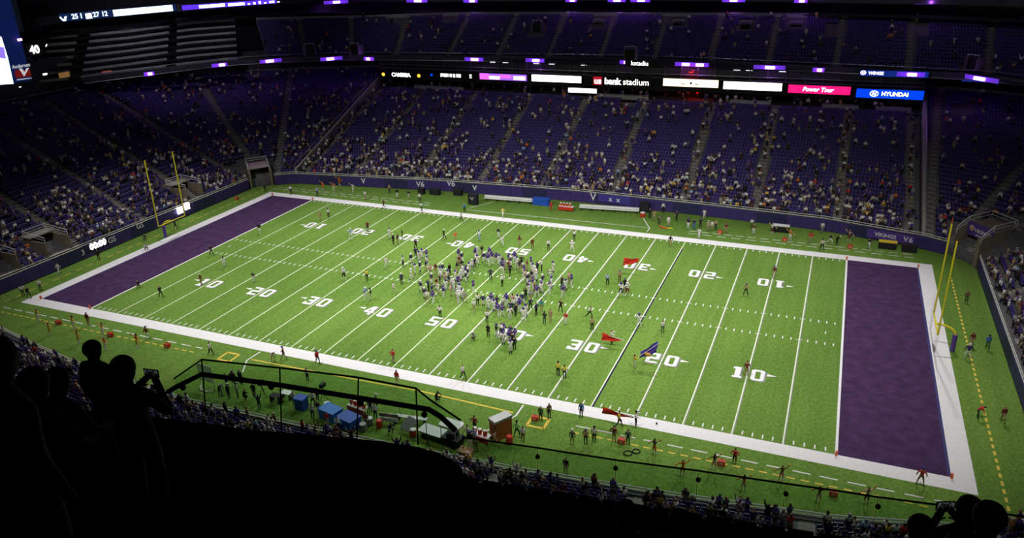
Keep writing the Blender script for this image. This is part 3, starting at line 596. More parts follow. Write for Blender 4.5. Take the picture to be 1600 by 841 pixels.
for n_, hh in ((9, .7), (6, .62), (1, .3), (1, .45), (1, .6), (1, .3), (2, .5), (1, .3)):
    for k in range(n_): b.box(x, -.09, .12, x+w*.026, -.05, .12+hh*(0.9+.1*random.random())); x += w*.03
    x += w*.03
tag(b.build('lettering', emis('led_ribbon_text', (1, .97, 1), 2.2), t), kind='stuff')
# scoreboard: bright screen and blue side panel with advertisement
sx = -88.0
sb = thing('scoreboard', 'tall blue video scoreboard with bright screen at the far left', 'scoreboard', onX(24, 130, sx)); sy, sz = onX(24, 130, sx)[1:]
def loc(px, py): q = onX(px, py, sx); return q[1]-sy, q[2]-sz
y0, z0 = loc(-12, 132); y1, z1 = loc(51, 122); zt_ = loc(24, -14)[1]
SBL = mat('scoreboard_blue', (0.004, 0.015, 0.10), .5, emit=.5)
MB().box(-1.0, y0-3, z0-.4, 0, y1-.3, zt_).build('cabinet', SBL, sb)
def on_board(pts, m, nm, dx=.04):
    P = [loc(*p) for p in pts]; n = len(P); MB().add([(dx, y, z) for y, z in P]+[(dx-.03, y, z) for y, z in P], [tuple(range(n)), tuple(range(2*n-1, n-1, -1))]+[(i, n+i, n+(i+1) % n, (i+1) % n) for i in range(n)]).build(nm, m, sb)
on_board([(-14, 133), (21, 131), (12, 90), (2, 58), (-14, 50)], emis('video_white', (.80, .95, 1.0), 2.6), 'video_screen')
on_board([(-5, 90), (9, 92), (6, 74), (-5, 72)], emis('video_violet', (.25, .15, .9), 1.3), 'video_image', .07)
on_board([(24, 122), (49, 119), (46, 108), (23, 110)], mat('ad_red', (.35, .015, .012), .5, emit=.35), 'advert_panel')
on_board([(29, 107), (34, 107), (38, 113), (41, 106.5), (45, 106), (37.5, 119.5)], emis('advert_white', (.6, .6, .65), .8), 'advert_emblem', .07)
on_board([(26, 125.6), (49.5, 122.3), (49.2, 121.3), (26, 124.2)], MATS['advert_white'], 'advert_line', .06)
o = link('lettering', text_mesh('Andersen', .85, .01, MATS['advert_white'], .01, 0), sb, (.1, *loc(32.5, 103))); o.rotation_euler = (math.pi/2, 0, math.pi/2)
t = lamp('purple_lamp', 'lone purple lamp on the blue scoreboard corner', (sx+.13, *onX(29, 62, sx)[1:]), (.7, .25, .35), LP); t.rotation_euler = (0, 0, math.pi/2)
t = thing('play_clock', 'white 40 play clock figures right of the scoreboard', 'clock', onX(54, 78, -92), math.pi/2)
MB().box(-2.2, .05, -1.0, 2.2, .3, 1.0).build('housing', DARK, t); o = link('lettering', text_mesh('40', 1.9, .03, E_TXT, .05, 0), t, (0, -.02, 0)); o.rotation_euler = (math.pi/2, 0, 0)
for px, py, w_, lab in ((72, 71, .5, 'slanted white light strip right of the play clock'), (70, 116, .9, 'short white light strip on the left concourse'), (31, 136, .4, 'small white light below the scoreboard'), (100, 117, .9, 'dim orange lit opening on the left concourse'), (167, 114, .9, 'dim red lit opening on the left concourse')):
    q = onX(px, py, -96); m = {100: mat('glow_orange', (.35, .17, .05), .6, emit=.5), 167: mat('glow_red', (.4, .10, .07), .6, emit=.5)}.get(px, E_TXT)
    t = lamp('wall_light', lab, q, (w_*(2.6 if px in (100, 167) else 1.0), .1, w_*(1.1 if px in (100, 167) else .35)), m); t.rotation_euler = (0, R(-50) if px == 72 else 0, math.pi/2)
lw = struct(empty('wall_left_concourse'), 'dark concourse wall behind the left end zone stand')
MB().box(-100, -30, 17.6, -99.4, 26, 24.5).build('wall_core', CONC_D, lw); MB().box(-99.4, -30, 17.3, -96.5, 27, 17.9).build('walkway', CONC, lw)
MB().tube([(-97, -26, 19), (-97, 22, 19)], .06, 5).build('guard_rail', RAILM, lw)
# corner top rails
for s in (-1, 1):
    P = [(s*x, y) for x, y in [(FX+1, 71.2), (65, 68), (75, 63.4), (86, 57)]]
    strip_mesh('corner_ledge', P, 16.4, 17.3, .4, mat('corner_ledge_concrete', (.19, .185, .175), .9, var=.2, scale=.5)).update_tag()
    struct(bpy.data.objects['corner_ledge' if s < 0 else 'corner_ledge.001'], 'pale concrete ledge at the top of the %s corner tier' % ('left' if s < 0 else 'right'), 'ledge')
    struct(strip_mesh('wall_corner', push(P, 4), 14, 21, .5, CONC_D), 'dark wall behind the %s corner tier' % ('left' if s < 0 else 'right'))
# ------------------------------------------------------------------ signs on the field walls
def wall_text(s, px, py, h, wall, m, lab, name='wall_sign', bold=0.02):
    if wall == 'far':
        best = None
        for x0, y0, x1, y1 in [(*p, *q) for p, q in zip(FAR[:-1], FAR[1:])]:
            d = ray(px, py); A = np.array([[d[0], x0-x1], [d[1], y0-y1]]); t, u = np.linalg.solve(A, np.array([x0-CAM[0], y0-CAM[1]]))
            if -0.02 <= u <= 1.02: best = (CAM+d*t, math.atan2(y1-y0, x1-x0)); break
        q, ang = best; off = np.array([math.sin(ang), -math.cos(ang), 0])*.12
    else: q, ang, off = onX(px, py, LEFT[0][0]), math.pi/2, np.array([.12, 0, 0])
    t = thing(name, lab, 'sign', q+off, ang); o = link('lettering', text_mesh(s, h, .01, m, bold, 0), t); o.rotation_euler = (math.pi/2, 0, 0); return t
WSIGN = mat('white_vinyl', (.75, .75, .8), .6)
wall_text('V6', 657, 288, 1.5, 'far', WSIGN, 'white V6 mark on the far wall, left of its twin'); wall_text('V6', 705, 287, 1.5, 'far', WSIGN, 'white V6 mark on the far wall, right of its twin')
t = wall_text('V', 927, 308, 1.8, 'far', WSIGN, 'large white V mark on the far wall behind the bench'); MB().box(1.0, -.02, -.6, 6.8, .05, .75).build('blue_panel', mat('blue_vinyl', (.06, .05, .30), .6), t)
for dx in (3.2, 4.6): o = link('lettering', text_mesh('x', 1.1, .01, WSIGN, .03, 0), t, (dx, -.08, 0)); o.rotation_euler = (math.pi/2, 0, 0)
b0 = onY(478, 283, 33.0); t = thing('wall_banner', 'violet banner with a white figure and small white lettering on the far left wall', 'banner', (b0[0], 33.15, .45), math.atan2(2.0, 13.6))
MB().box(0, -.12, 0, 7.2, -.04, 1.35).build('cloth', mat('violet_vinyl', (.10, .05, .30), .6), t)
MB().tube([(1.0, -.14, .3), (.75, -.14, .8), (.95, -.14, 1.25)], [.12, .2, .1], 6).build('emblem', WSIGN, t)
b = MB()
for k in range(17): b.box(1.7+k*.3, -.16, .72, 1.9+k*.3, -.12, .95+.06*(k % 3))
tag(b.build('lettering', WSIGN, t), kind='stuff')
for px, py, lab in ((568, 283, 'small white pennant mark on the far wall left of the V6 marks'), (742, 294, 'small white pennant mark on the far wall right of the V6 marks')): wall_text('V', px, py, 1.3, 'far', WSIGN, lab, bold=.05)
b0 = onY(1355, 364, 34.0); t = thing('wall_banner', 'violet banner with white lettering on the far right wall', 'banner', (b0[0], 34.05, .4), -math.atan2(3.5, 13.6))
MB().box(0, -.12, 0, 6.6, -.04, 1.35).build('cloth', MATS['violet_vinyl'], t)
for s, x, h in (('VIKINGS', 2.6, .8), ('V', 5.4, 1.1), ('6', 6.1, 1.1)):
    o = link('lettering', text_mesh(s, h, .01, WSIGN, .02, 0), t, (x, -.13, .7)); o.rotation_euler = (math.pi/2, 0, 0)
wall_text('GS', 218, 353, 1.25, 'left', WSIGN, 'white GS letters on the dark left wall beside the goal post'); wall_text('GS', 174, 375, 1.25, 'left', WSIGN, 'white GS letters on the dark left wall beside the lit clock')
wall_text('3', 129, 395, 1.2, 'left', WSIGN, 'white 3 on the dark left wall near the clock')
t = thing('wall_clock', 'white lit 00:00 clock on the dark left wall', 'clock', onX(152, 382, LEFT[0][0])+np.array([.12, 0, 0]), math.pi/2)
MB().box(-2.6, .0, -.65, 2.6, .12, .65).build('housing', mat('clock_violet', (.02, .015, .08), .5), t); o = link('lettering', text_mesh('00:00', 1.35, .03, E_TXT, .05, 0), t, (0, -.05, 0)); o.rotation_euler = (math.pi/2, 0, 0)
t = thing('play_clock', 'glaring white twin play clock lamps behind the left goal post', 'clock', onX(286, 326, LEFT[0][0]+.35)+np.array([.0, 0, 0]), math.pi/2)
for dx in (-.75, .95): MB().box(dx-.55, -.1, -.55+dx*.12, dx+.55, .1, .55+dx*.12).build('display', emis('clock_glare', (1, 1, .97), 4), t)
MB().tube([(-.7, .05, -2.9), (-.7, .05, -.5)], .08, 6).tube([(.95, .05, -2.9), (.95, .05, -.5)], .08, 6).build('post', DARK, t)
# ------------------------------------------------------------------ tunnels and entries
def rail_loop(pts, h, m, parent, nm='hand_rail'):
    r = MB().tube([(p[0], p[1], p[2]+h) for p in pts], .06, 5).tube([(p[0], p[1], p[2]+h*.5) for p in pts], .035, 4)
    for p in pts: r.tube([p, (p[0], p[1], p[2]+h)], .04, 4)
    return r.build(nm, m, parent)
TANW = mat('tan_wall', (.22, .18, .13), .85, var=.15, scale=1)
c0 = np.array([59.4, 30.2]); c1 = np.array([62.0, 26.6]); dv = np.array([.68, .73])
t = thing('field_tunnel', 'corner tunnel with tan walls and a purple roof sign by the right end zone', 'tunnel', (0, 0, 0))
MB().hexa((*c0, 0), (*(c0+dv*.5), 0), (*(c0+dv*7), 0), (*(c0+dv*7+np.array([-.4, .3])), 0), (0, 0, 4.4)).build('side_wall', TANW, t)
MB().hexa((*c1, 0), (*(c1+dv*6.5), 0), (*(c1+dv*6.5+np.array([-.4, .3])), 0), (*(c1+np.array([-.4, .3])), 0), (0, 0, 4.4)).build('side_wall', TANW, t)
MB().hexa((*(c1+dv*2.4), 4.4), (*(c1+dv*7), 4.4), (*(c0+dv*7), 4.4), (*(c0+dv*2.4), 4.4), (0, 0, .35)).build('roof', TANW, t)
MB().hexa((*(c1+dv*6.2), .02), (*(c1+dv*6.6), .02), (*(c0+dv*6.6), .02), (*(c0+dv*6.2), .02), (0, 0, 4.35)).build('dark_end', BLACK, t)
e = c1-c0; ea = math.atan2(e[1], e[0]); ln = np.linalg.norm(e)
sg = MB().box(0, -.12, 0, ln, .12, 1.9).build('sign_panel', MATS['violet_vinyl'], t, (*(c0+dv*2.3), 3.2), ea)
for s, x, z, h in (('VIKINGS', ln*.62, .95, .75), ('verizon', ln*.5, .35, .4)):
    o = link('lettering', text_mesh(s, h, .01, WSIGN, .01, 0), sg, (x, -.14, z)); o.rotation_euler = (math.pi/2, 0, 0)
MB().ball((0, 0, 0), .45, 8, 5, sq=(1, .2, 1)).build('emblem', mat('emblem_gold', (.6, .35, .25), .6), sg, (ln*.18, -.14, 1.1))
rail_loop([(*c0, 3.6), (*(c0+dv*2.3), 4.75), (*(c0+dv*7), 4.75)], 1.0, RAILW, t); rail_loop([(*c1, 3.6), (*(c1+dv*2.3), 4.75), (*(c1+dv*6.5), 4.75)], 1.0, RAILW, t)
rail_loop([(*(c0+dv*7), 4.75), (*(c1+dv*7), 4.75)], 1.0, RAILW, t)
d0 = np.array([-61.6, 26.6]); d1 = np.array([-59.2, 29.8]); dw = np.array([-.70, .71])
t = thing('field_tunnel', 'small corner tunnel with pale pink roof and white rails by the left end zone', 'tunnel')
for q in (d0, d1): MB().hexa(*[(*(q+dw*a+np.array([.25, .25])*b_), 0) for a, b_ in ((0, 0), (0, 1), (5, 1), (5, 0))], (0, 0, 3.6)).build('side_wall', TANW, t)
MB().hexa(*[(*(q+dw*a), 3.6) for q, a in ((d0, .8), (d1, .8), (d1, 5), (d0, 5))], (0, 0, .3)).build('roof', mat('pink_concrete', (.55, .42, .45), .85), t)
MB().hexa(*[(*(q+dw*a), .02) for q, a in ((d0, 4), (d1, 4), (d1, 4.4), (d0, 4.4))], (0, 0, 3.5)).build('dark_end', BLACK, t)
rail_loop([(*d0, 3.0), (*(d0+dw*.8), 3.9), (*(d0+dw*5), 3.9), (*(d1+dw*5), 3.9), (*(d1+dw*.8), 3.9), (*d1, 3.0)], .9, RAILW, t)
for px, py, lab in ((90, 386, 'concrete entry recess cut into the front rows left of the lit clock'), (303, 304, 'concrete entry recess cut into the front rows behind the left goal post'), (8, 422, 'concrete entry recess at the left edge of the left stand')):
    q = onX(px, py, -63.0); t = thing('stand_entry', lab, 'entry', (-63.0, q[1], 1.9))
    MB().box(-4.0, -1.8, 0, .3, 1.8, .12).build('landing', CONC_L, t)
    for s in (-1, 1): MB().box(-4.2, s*1.9-.12, 0, .3, s*1.9+.12, 2.3).build('side_wall', TANW, t)
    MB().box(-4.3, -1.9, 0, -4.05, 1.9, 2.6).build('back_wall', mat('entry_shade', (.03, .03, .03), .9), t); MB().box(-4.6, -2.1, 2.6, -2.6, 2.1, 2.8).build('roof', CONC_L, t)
    rail_loop([(.3, -1.9, 2.3), (-4.2, -1.9, 2.8), (-4.2, 1.9, 2.8), (.3, 1.9, 2.3)], .8, RAILW, t)
# ------------------------------------------------------------------ goal posts and pylons
def goal_post(s, lab):
    t = thing('goal_post', lab, 'goal post', (s*(HL+2.1), 0, 0))
    MB().tube([(0, 0, 0), (0, 0, 2.0)], .26, 10).build('base_pad', mat('purple_post_pad', (.10, .05, .28), .5), t)
    arc = [(0, 0, 2.0)]+[(-s*2.05*(1-math.cos(a)), 0, 2.0+1.05*math.sin(a)) for a in np.linspace(.2, math.pi/2, 7)]
    MB().tube(arc, .13, 8).build('gooseneck', YPOST, t)
    MB().tube([(-s*2.1, -2.82, 3.05), (-s*2.1, 2.82, 3.05)], .09, 8).build('crossbar', YPOST, t)
    for y in (-2.82, 2.82):
        u = MB().tube([(-s*2.1, y, 3.05), (-s*2.1, y, 13.7)], .09, 8).build('upright', YPOST, t)
        MB().box(-s*2.1-.02, y-.02, 13.6, -s*2.1+.02, y+.3, 14.3 if s > 0 and y > 0 else 13.75).build('wind_ribbon', mat('orange_ribbon', (.8, .12, .02), .7), u)
    return t
goal_post(-1, 'yellow goal post standing behind the left end zone'); goal_post(1, 'yellow goal post standing behind the right end zone')
PY = mat('orange_pylon', (.85, .16, .06), .6); PYM = MB().box(-.10, -.10, 0, .10, .10, .46).mesh('corner_pylon', PY)
for sx_, n1 in ((-1, 'left'), (1, 'right')):
    for sy_, n2 in ((-1, 'near'), (1, 'far')):
        for x, n3 in ((GL, 'goal line'), (HL, 'end line')): tag(link('corner_pylon', PYM, None, (sx_*x, sy_*(HW+.12), .01)), 'orange foam pylon at the %s %s %s corner' % (n2, n1, n3), 'pylon', 'corner pylons')
# ------------------------------------------------------------------ people
STAND = dict(pel=(0, 0, .96), wai=(0, .01, 1.12), che=(0, 0, 1.36), nec=(0, .01, 1.50), hlo=(0, -.005, 1.57), hmi=(0, -.02, 1.67), hto=(0, -.01, 1.76),
             sL=(.185, 0, 1.42), eL=(.25, .03, 1.15), wL=(.27, -.04, .91), hL=(.27, -.07, .81), sR=(-.185, 0, 1.42), eR=(-.25, .03, 1.15), wR=(-.27, -.04, .91), hR=(-.27, -.07, .81),
             pL=(.10, 0, .90), kL=(.115, -.02, .50), aL=(.12, .02, .09), tL=(.13, -.14, .05), pR=(-.10, 0, .90), kR=(-.115, -.02, .50), aR=(-.12, .02, .09), tR=(-.13, -.14, .05))
POSE = dict(stand={}, 
    wide=dict(kL=(.20, -.03, .50), aL=(.27, .02, .09), tL=(.30, -.13, .05), kR=(-.20, -.03, .50), aR=(-.27, .02, .09), tR=(-.30, -.13, .05), pel=(0, 0, .93), eL=(.33, .04, 1.17), wL=(.37, -.05, .95), hL=(.37, -.08, .86), eR=(-.33, .04, 1.17), wR=(-.37, -.05, .95), hR=(-.37, -.08, .86)),
    walk=dict(kL=(.10, -.20, .52), aL=(.11, -.28, .12), tL=(.12, -.43, .08), kR=(-.10, .08, .50), aR=(-.11, .34, .16), tR=(-.12, .24, .05), eL=(.25, .16, 1.17), wL=(.25, .20, .95), hL=(.25, .18, .86), eR=(-.25, -.08, 1.16), wR=(-.24, -.25, .98), hR=(-.24, -.31, .91)),
    run=dict(che=(0, -.10, 1.34), nec=(0, -.13, 1.48), hlo=(0, -.16, 1.54), hmi=(0, -.19, 1.64), hto=(0, -.19, 1.73), sL=(.185, -.09, 1.40), sR=(-.185, -.11, 1.40), kL=(.10, -.34, .62), aL=(.11, -.30, .10), tL=(.12, -.45, .06), kR=(-.10, .16, .50), aR=(-.11, .52, .30), tR=(-.12, .50, .14), eL=(.28, .16, 1.22), wL=(.24, .02, 1.05), hL=(.23, -.06, 1.03), eR=(-.28, -.24, 1.18), wR=(-.2, -.42, 1.30), hR=(-.18, -.48, 1.36)),
    hips=dict(eL=(.40, .10, 1.20), wL=(.20, .02, 1.02), hL=(.15, -.06, 1.00), eR=(-.40, .10, 1.20), wR=(-.20, .02, 1.02), hR=(-.15, -.06, 1.00)),
    cheer=dict(eL=(.36, -.02, 1.62), wL=(.42, -.04, 1.87), hL=(.43, -.05, 1.95), eR=(-.36, -.02, 1.62), wR=(-.42, -.04, 1.87), hR=(-.43, -.05, 1.95)),
    pom=dict(eL=(.42, -.02, 1.26), wL=(.55, -.12, 1.10), hL=(.58, -.14, 1.05), eR=(-.36, -.02, 1.56), wR=(-.50, -.08, 1.72), hR=(-.53, -.1, 1.78), kL=(.14, -.08, .50), aL=(.18, .0, .09), tL=(.2, -.15, .05)),
    fold=dict(eL=(.27, -.03, 1.17), wL=(.05, -.24, 1.16), hL=(-.04, -.24, 1.18), eR=(-.27, -.03, 1.17), wR=(-.05, -.25, 1.21), hR=(.04, -.25, 1.23)),
    photo=dict(eL=(.24, -.22, 1.30), wL=(.09, -.34, 1.52), hL=(.05, -.37, 1.59), eR=(-.24, -.22, 1.30), wR=(-.09, -.34, 1.52), hR=(-.05, -.37, 1.59)),
    reach=dict(eL=(.28, -.24, 1.40), wL=(.27, -.46, 1.46), hL=(.27, -.54, 1.48), eR=(-.26, -.20, 1.24), wR=(-.12, -.40, 1.30), hR=(-.06, -.46, 1.32), kL=(.16, -.06, .50), aL=(.2, -.02, .09), tL=(.22, -.17, .05)),
    bend=dict(pel=(0, .10, .92), wai=(0, .02, 1.06), che=(0, -.22, 1.18), nec=(0, -.34, 1.26), hlo=(0, -.40, 1.29), hmi=(0, -.49, 1.32), hto=(0, -.56, 1.37), sL=(.185, -.25, 1.22), eL=(.22, -.34, .96), wL=(.18, -.44, .74), hL=(.16, -.48, .66), sR=(-.185, -.25, 1.22), eR=(-.22, -.34, .96), wR=(-.18, -.44, .74), hR=(-.16, -.48, .66), pL=(.10, .08, .88), pR=(-.10, .08, .88), kL=(.14, -.02, .50), kR=(-.14, -.02, .50), aL=(.14, .04, .09), aR=(-.14, .04, .09)),
    crouch=dict(pel=(0, .18, .40), wai=(0, .14, .58), che=(0, .02, .80), nec=(0, -.02, .94), hlo=(0, -.05, 1.00), hmi=(0, -.08, 1.09), hto=(0, -.08, 1.18), sL=(.185, .02, .86), eL=(.27, -.18, .70), wL=(.14, -.34, .60), hL=(.10, -.40, .58), sR=(-.185, .02, .86), eR=(-.27, -.18, .70), wR=(-.14, -.34, .60), hR=(-.10, -.40, .58), pL=(.10, .14, .38), kL=(.18, -.26, .50), aL=(.15, .02, .09), tL=(.16, -.14, .05), pR=(-.10, .14, .38), kR=(-.18, -.22, .34), aR=(-.15, .24, .10), tR=(-.16, .14, .05)),
    sit=dict(pel=(0, .08, .50), wai=(0, .10, .66), che=(0, .06, .90), nec=(0, .05, 1.04), hlo=(0, .03, 1.11), hmi=(0, .01, 1.21), hto=(0, .02, 1.30), sL=(.185, .06, .96), eL=(.26, -.02, .70), wL=(.17, -.22, .60), hL=(.13, -.30, .58), sR=(-.185, .06, .96), eR=(-.26, -.02, .70), wR=(-.17, -.22, .60), hR=(-.13, -.30, .58), pL=(.10, .02, .48), kL=(.13, -.38, .50), aL=(.13, -.34, .09), tL=(.14, -.50, .05), pR=(-.10, .02, .48), kR=(-.13, -.38, .50), aR=(-.13, -.34, .09), tR=(-.14, -.50, .05)))
RAD = dict(pel=.145, wai=.125, che=.155, nec=.062, hlo=.078, hmi=.105, hto=.070, s=.078, e=.052, w=.040, h=.044, p=.100, k=.066, a=.048, t=.042)
BONES = [('pel', 'wai', 2), ('wai', 'che', 1), ('che', 'nec', 1), ('nec', 'hlo', 0), ('hlo', 'hmi', 0), ('hmi', 'hto', 4)]
for sd in 'LR':
    BONES += [('che', 's'+sd, 1), ('s'+sd, 'e'+sd, 1), ('e'+sd, 'w'+sd, 5), ('w'+sd, 'h'+sd, 0), ('pel', 'p'+sd, 2), ('p'+sd, 'k'+sd, 2), ('k'+sd, 'a'+sd, 6), ('a'+sd, 't'+sd, 3)]
DUMMY = [mat('slot_%d' % i, (.3, .3, .3)) for i in range(7)]
_pm = {}
def skin_mesh(J, bones, radii, sub, name='person'):
    keys = list(J); ix = {k: i for i, k in enumerate(keys)}
    me = bpy.data.meshes.new('skeleton'); me.from_pydata([J[k] for k in keys], [(ix[a], ix[b]) for a, b, _ in bones], [])
    o = bpy.data.objects.new('skeleton', me); COL.objects.link(o)
    o.modifiers.new('skin', 'SKIN'); o.modifiers['skin'].use_smooth_shade = True
    sv = me.skin_vertices[0].data if me.skin_vertices else None
    if sv is None:
        bpy.context.view_layer.objects.active = o; bpy.ops.mesh.customdata_skin_add(); sv = me.skin_vertices[0].data
    for k in keys:
        r = radii.get(k, radii.get(k[0], .05)); sv[ix[k]].radius = (r, r) if not isinstance(r, tuple) else r; sv[ix[k]].use_root = (k == 'pel')
    if sub: o.modifiers.new('sub', 'SUBSURF').levels = sub
    dg = bpy.context.evaluated_depsgraph_get(); out = bpy.data.meshes.new_from_object(o.evaluated_get(dg)); bpy.data.objects.remove(o)
    out.name = name; out.materials.clear()
    for m in DUMMY: out.materials.append(m)
    n = len(out.polygons); C = np.zeros(n*3); out.polygons.foreach_get('center', C); C = C.reshape(-1, 3); best = np.full(n, 1e9); mi = np.zeros(n, int)
    for a, b, s in bones:
        A, B = np.array(J[a]), np.array(J[b]); d = B-A; t = np.clip(((C-A)@d)/max(d@d, 1e-9), 0, 1); dd = np.linalg.norm(C-A-t[:, None]*d, axis=1)
        r = radii.get(b, radii.get(b[0], .05)); r = r[0] if isinstance(r, tuple) else r; dd = dd-r*.5; m_ = dd < best; best[m_] = dd[m_]; mi[m_] = s
    hd = np.array(J['hmi']); top = (np.linalg.norm(C-hd, axis=1) < .2) & ((C[:, 2] > hd[2]+.035) | ((C[:, 1] > hd[1]+.04) & (C[:, 2] > hd[2]-.06)))
    mi[top & ((mi == 0) | (mi == 4))] = 4
    out.polygons.foreach_set('material_index', mi); out.polygons.foreach_set('use_smooth', [True]*n); return out
def body(pose, build='civ', sub=1):
    key = (pose, build, sub)
    if key in _pm: return _pm[key]
    J = dict(STAND); J.update(POSE[pose]); r = dict(RAD)
    if build == 'player': r.update(che=.19, s=.115, p=.112, k=.075, hmi=.135, hto=.10, hlo=.11); J['sL'] = tuple(np.array(J['sL'])+(.04, 0, .02)); J['sR'] = tuple(np.array(J['sR'])+(-.04, 0, .02))
    if build == 'cheer': r.update(pel=.135, wai=.095, che=.125, s=.058, e=.042, a=.055, k=.062)
    me = skin_mesh(J, BONES, r, sub); _pm[key] = (me, J); return _pm[key]
HELM = MB().ball((0, 0, 0), .155, 10, 6, sq=(.95, 1.08, 1)).tube([(-.09, -.15, -.06), (0, -.19, -.07), (.09, -.15, -.06)], .015, 4).mesh('helmet', DUMMY[4], True)
CAPM = MB().ball((0, .01, .03), .122, 8, 5, sq=(1, 1.08, .8)).box(-.07, -.22, .02, .07, -.08, .04).mesh('cap', DUMMY[4], True)
LONGH = MB().tube([(0, .05, .10), (0, .11, 0), (0, .13, -.16), (0, .12, -.30)], [.09, .11, .09, .04], 7).mesh('long_hair', DUMMY[4], True)
POMM = MB().ball((0, 0, 0), .10, 7, 5).mesh('pom_pom', DUMMY[4])
def colour(c): return cmat(CLOTHES[c])
def set_mats(o, ms):
    for i, m in enumerate(ms):
        s = o.material_slots[i]; s.link = 'OBJECT'; s.material = m
def person(loc, rz, pose, top, bot, label, group=None, build='civ', shoe='dark', hair=None, long_sleeve=False, shorts=False, hat=None, skin=None, scale=1.0, cat='person', extra=None, socks=None):
    me, J = body(pose, build); o = link('person', me, None, loc, rz); o.scale = (scale,)*3
    sk = SKIN[random.choice((0, 0, 1, 2)) if skin is None else skin]; hm_ = hair or random.choice(HAIRS)
    set_mats(o, [sk, colour(top), colour(bot), colour(shoe), hm_, colour(top) if long_sleeve else sk, (colour(socks) if socks else (sk if shorts else colour(bot)))])
    tag(o, label, cat, group); hp = np.array(J['hmi'])
    if hat:
        h = link('helmet' if hat[0] == 'helmet' else ('cap' if hat[0] == 'cap' else 'long_hair'), dict(helmet=HELM, cap=CAPM, long=LONGH)[hat[0]], o, hp)
        set_mats(h, [hat[1] if not isinstance(hat[1], str) else colour(hat[1])])
    if extra == 'pom':
        for k in ('hL', 'hR'):
            h = link('pom_pom', POMM, o, J[k]); set_mats(h, [colour('gold')])
    return o
def place(x, y):
    yd = x/YD; n5 = int(round(yd/5)*5); sd = 'left' if x < 0 else 'right'; sy = 'far' if y > 0 else 'near'; ay = abs(y)
    if abs(x) > HL: a = 'behind %s end zone' % sd
    elif abs(n5) >= 55: a = 'in %s end zone' % sd
    elif abs(n5) == 50: a = 'by %s goal line' % sd
    elif n5 == 0: a = 'by 50-yard line'
    else: a = 'by %s %d-yard line' % (sd, 50-abs(n5))
    lat = ('along %s wall' if ay > 31.5 else 'outside %s sideline' if ay > HW+BW else 'on %s border' if ay > HW-.3 else 'inside %s sideline' if ay > 16 else 'at %s numerals' if ay > 9 else 'at %s hashes' if ay > 1.2 else 'midfield')
    return a+', '+(lat % sy if '%s' in lat else lat)
LBL = {}
def uniq(lab, grp):
    LBL[lab] = LBL.get(lab, 0)+1; return grp
def facing(tx, ty, x, y): return math.atan2(ty-y, tx-x)+math.pi/2
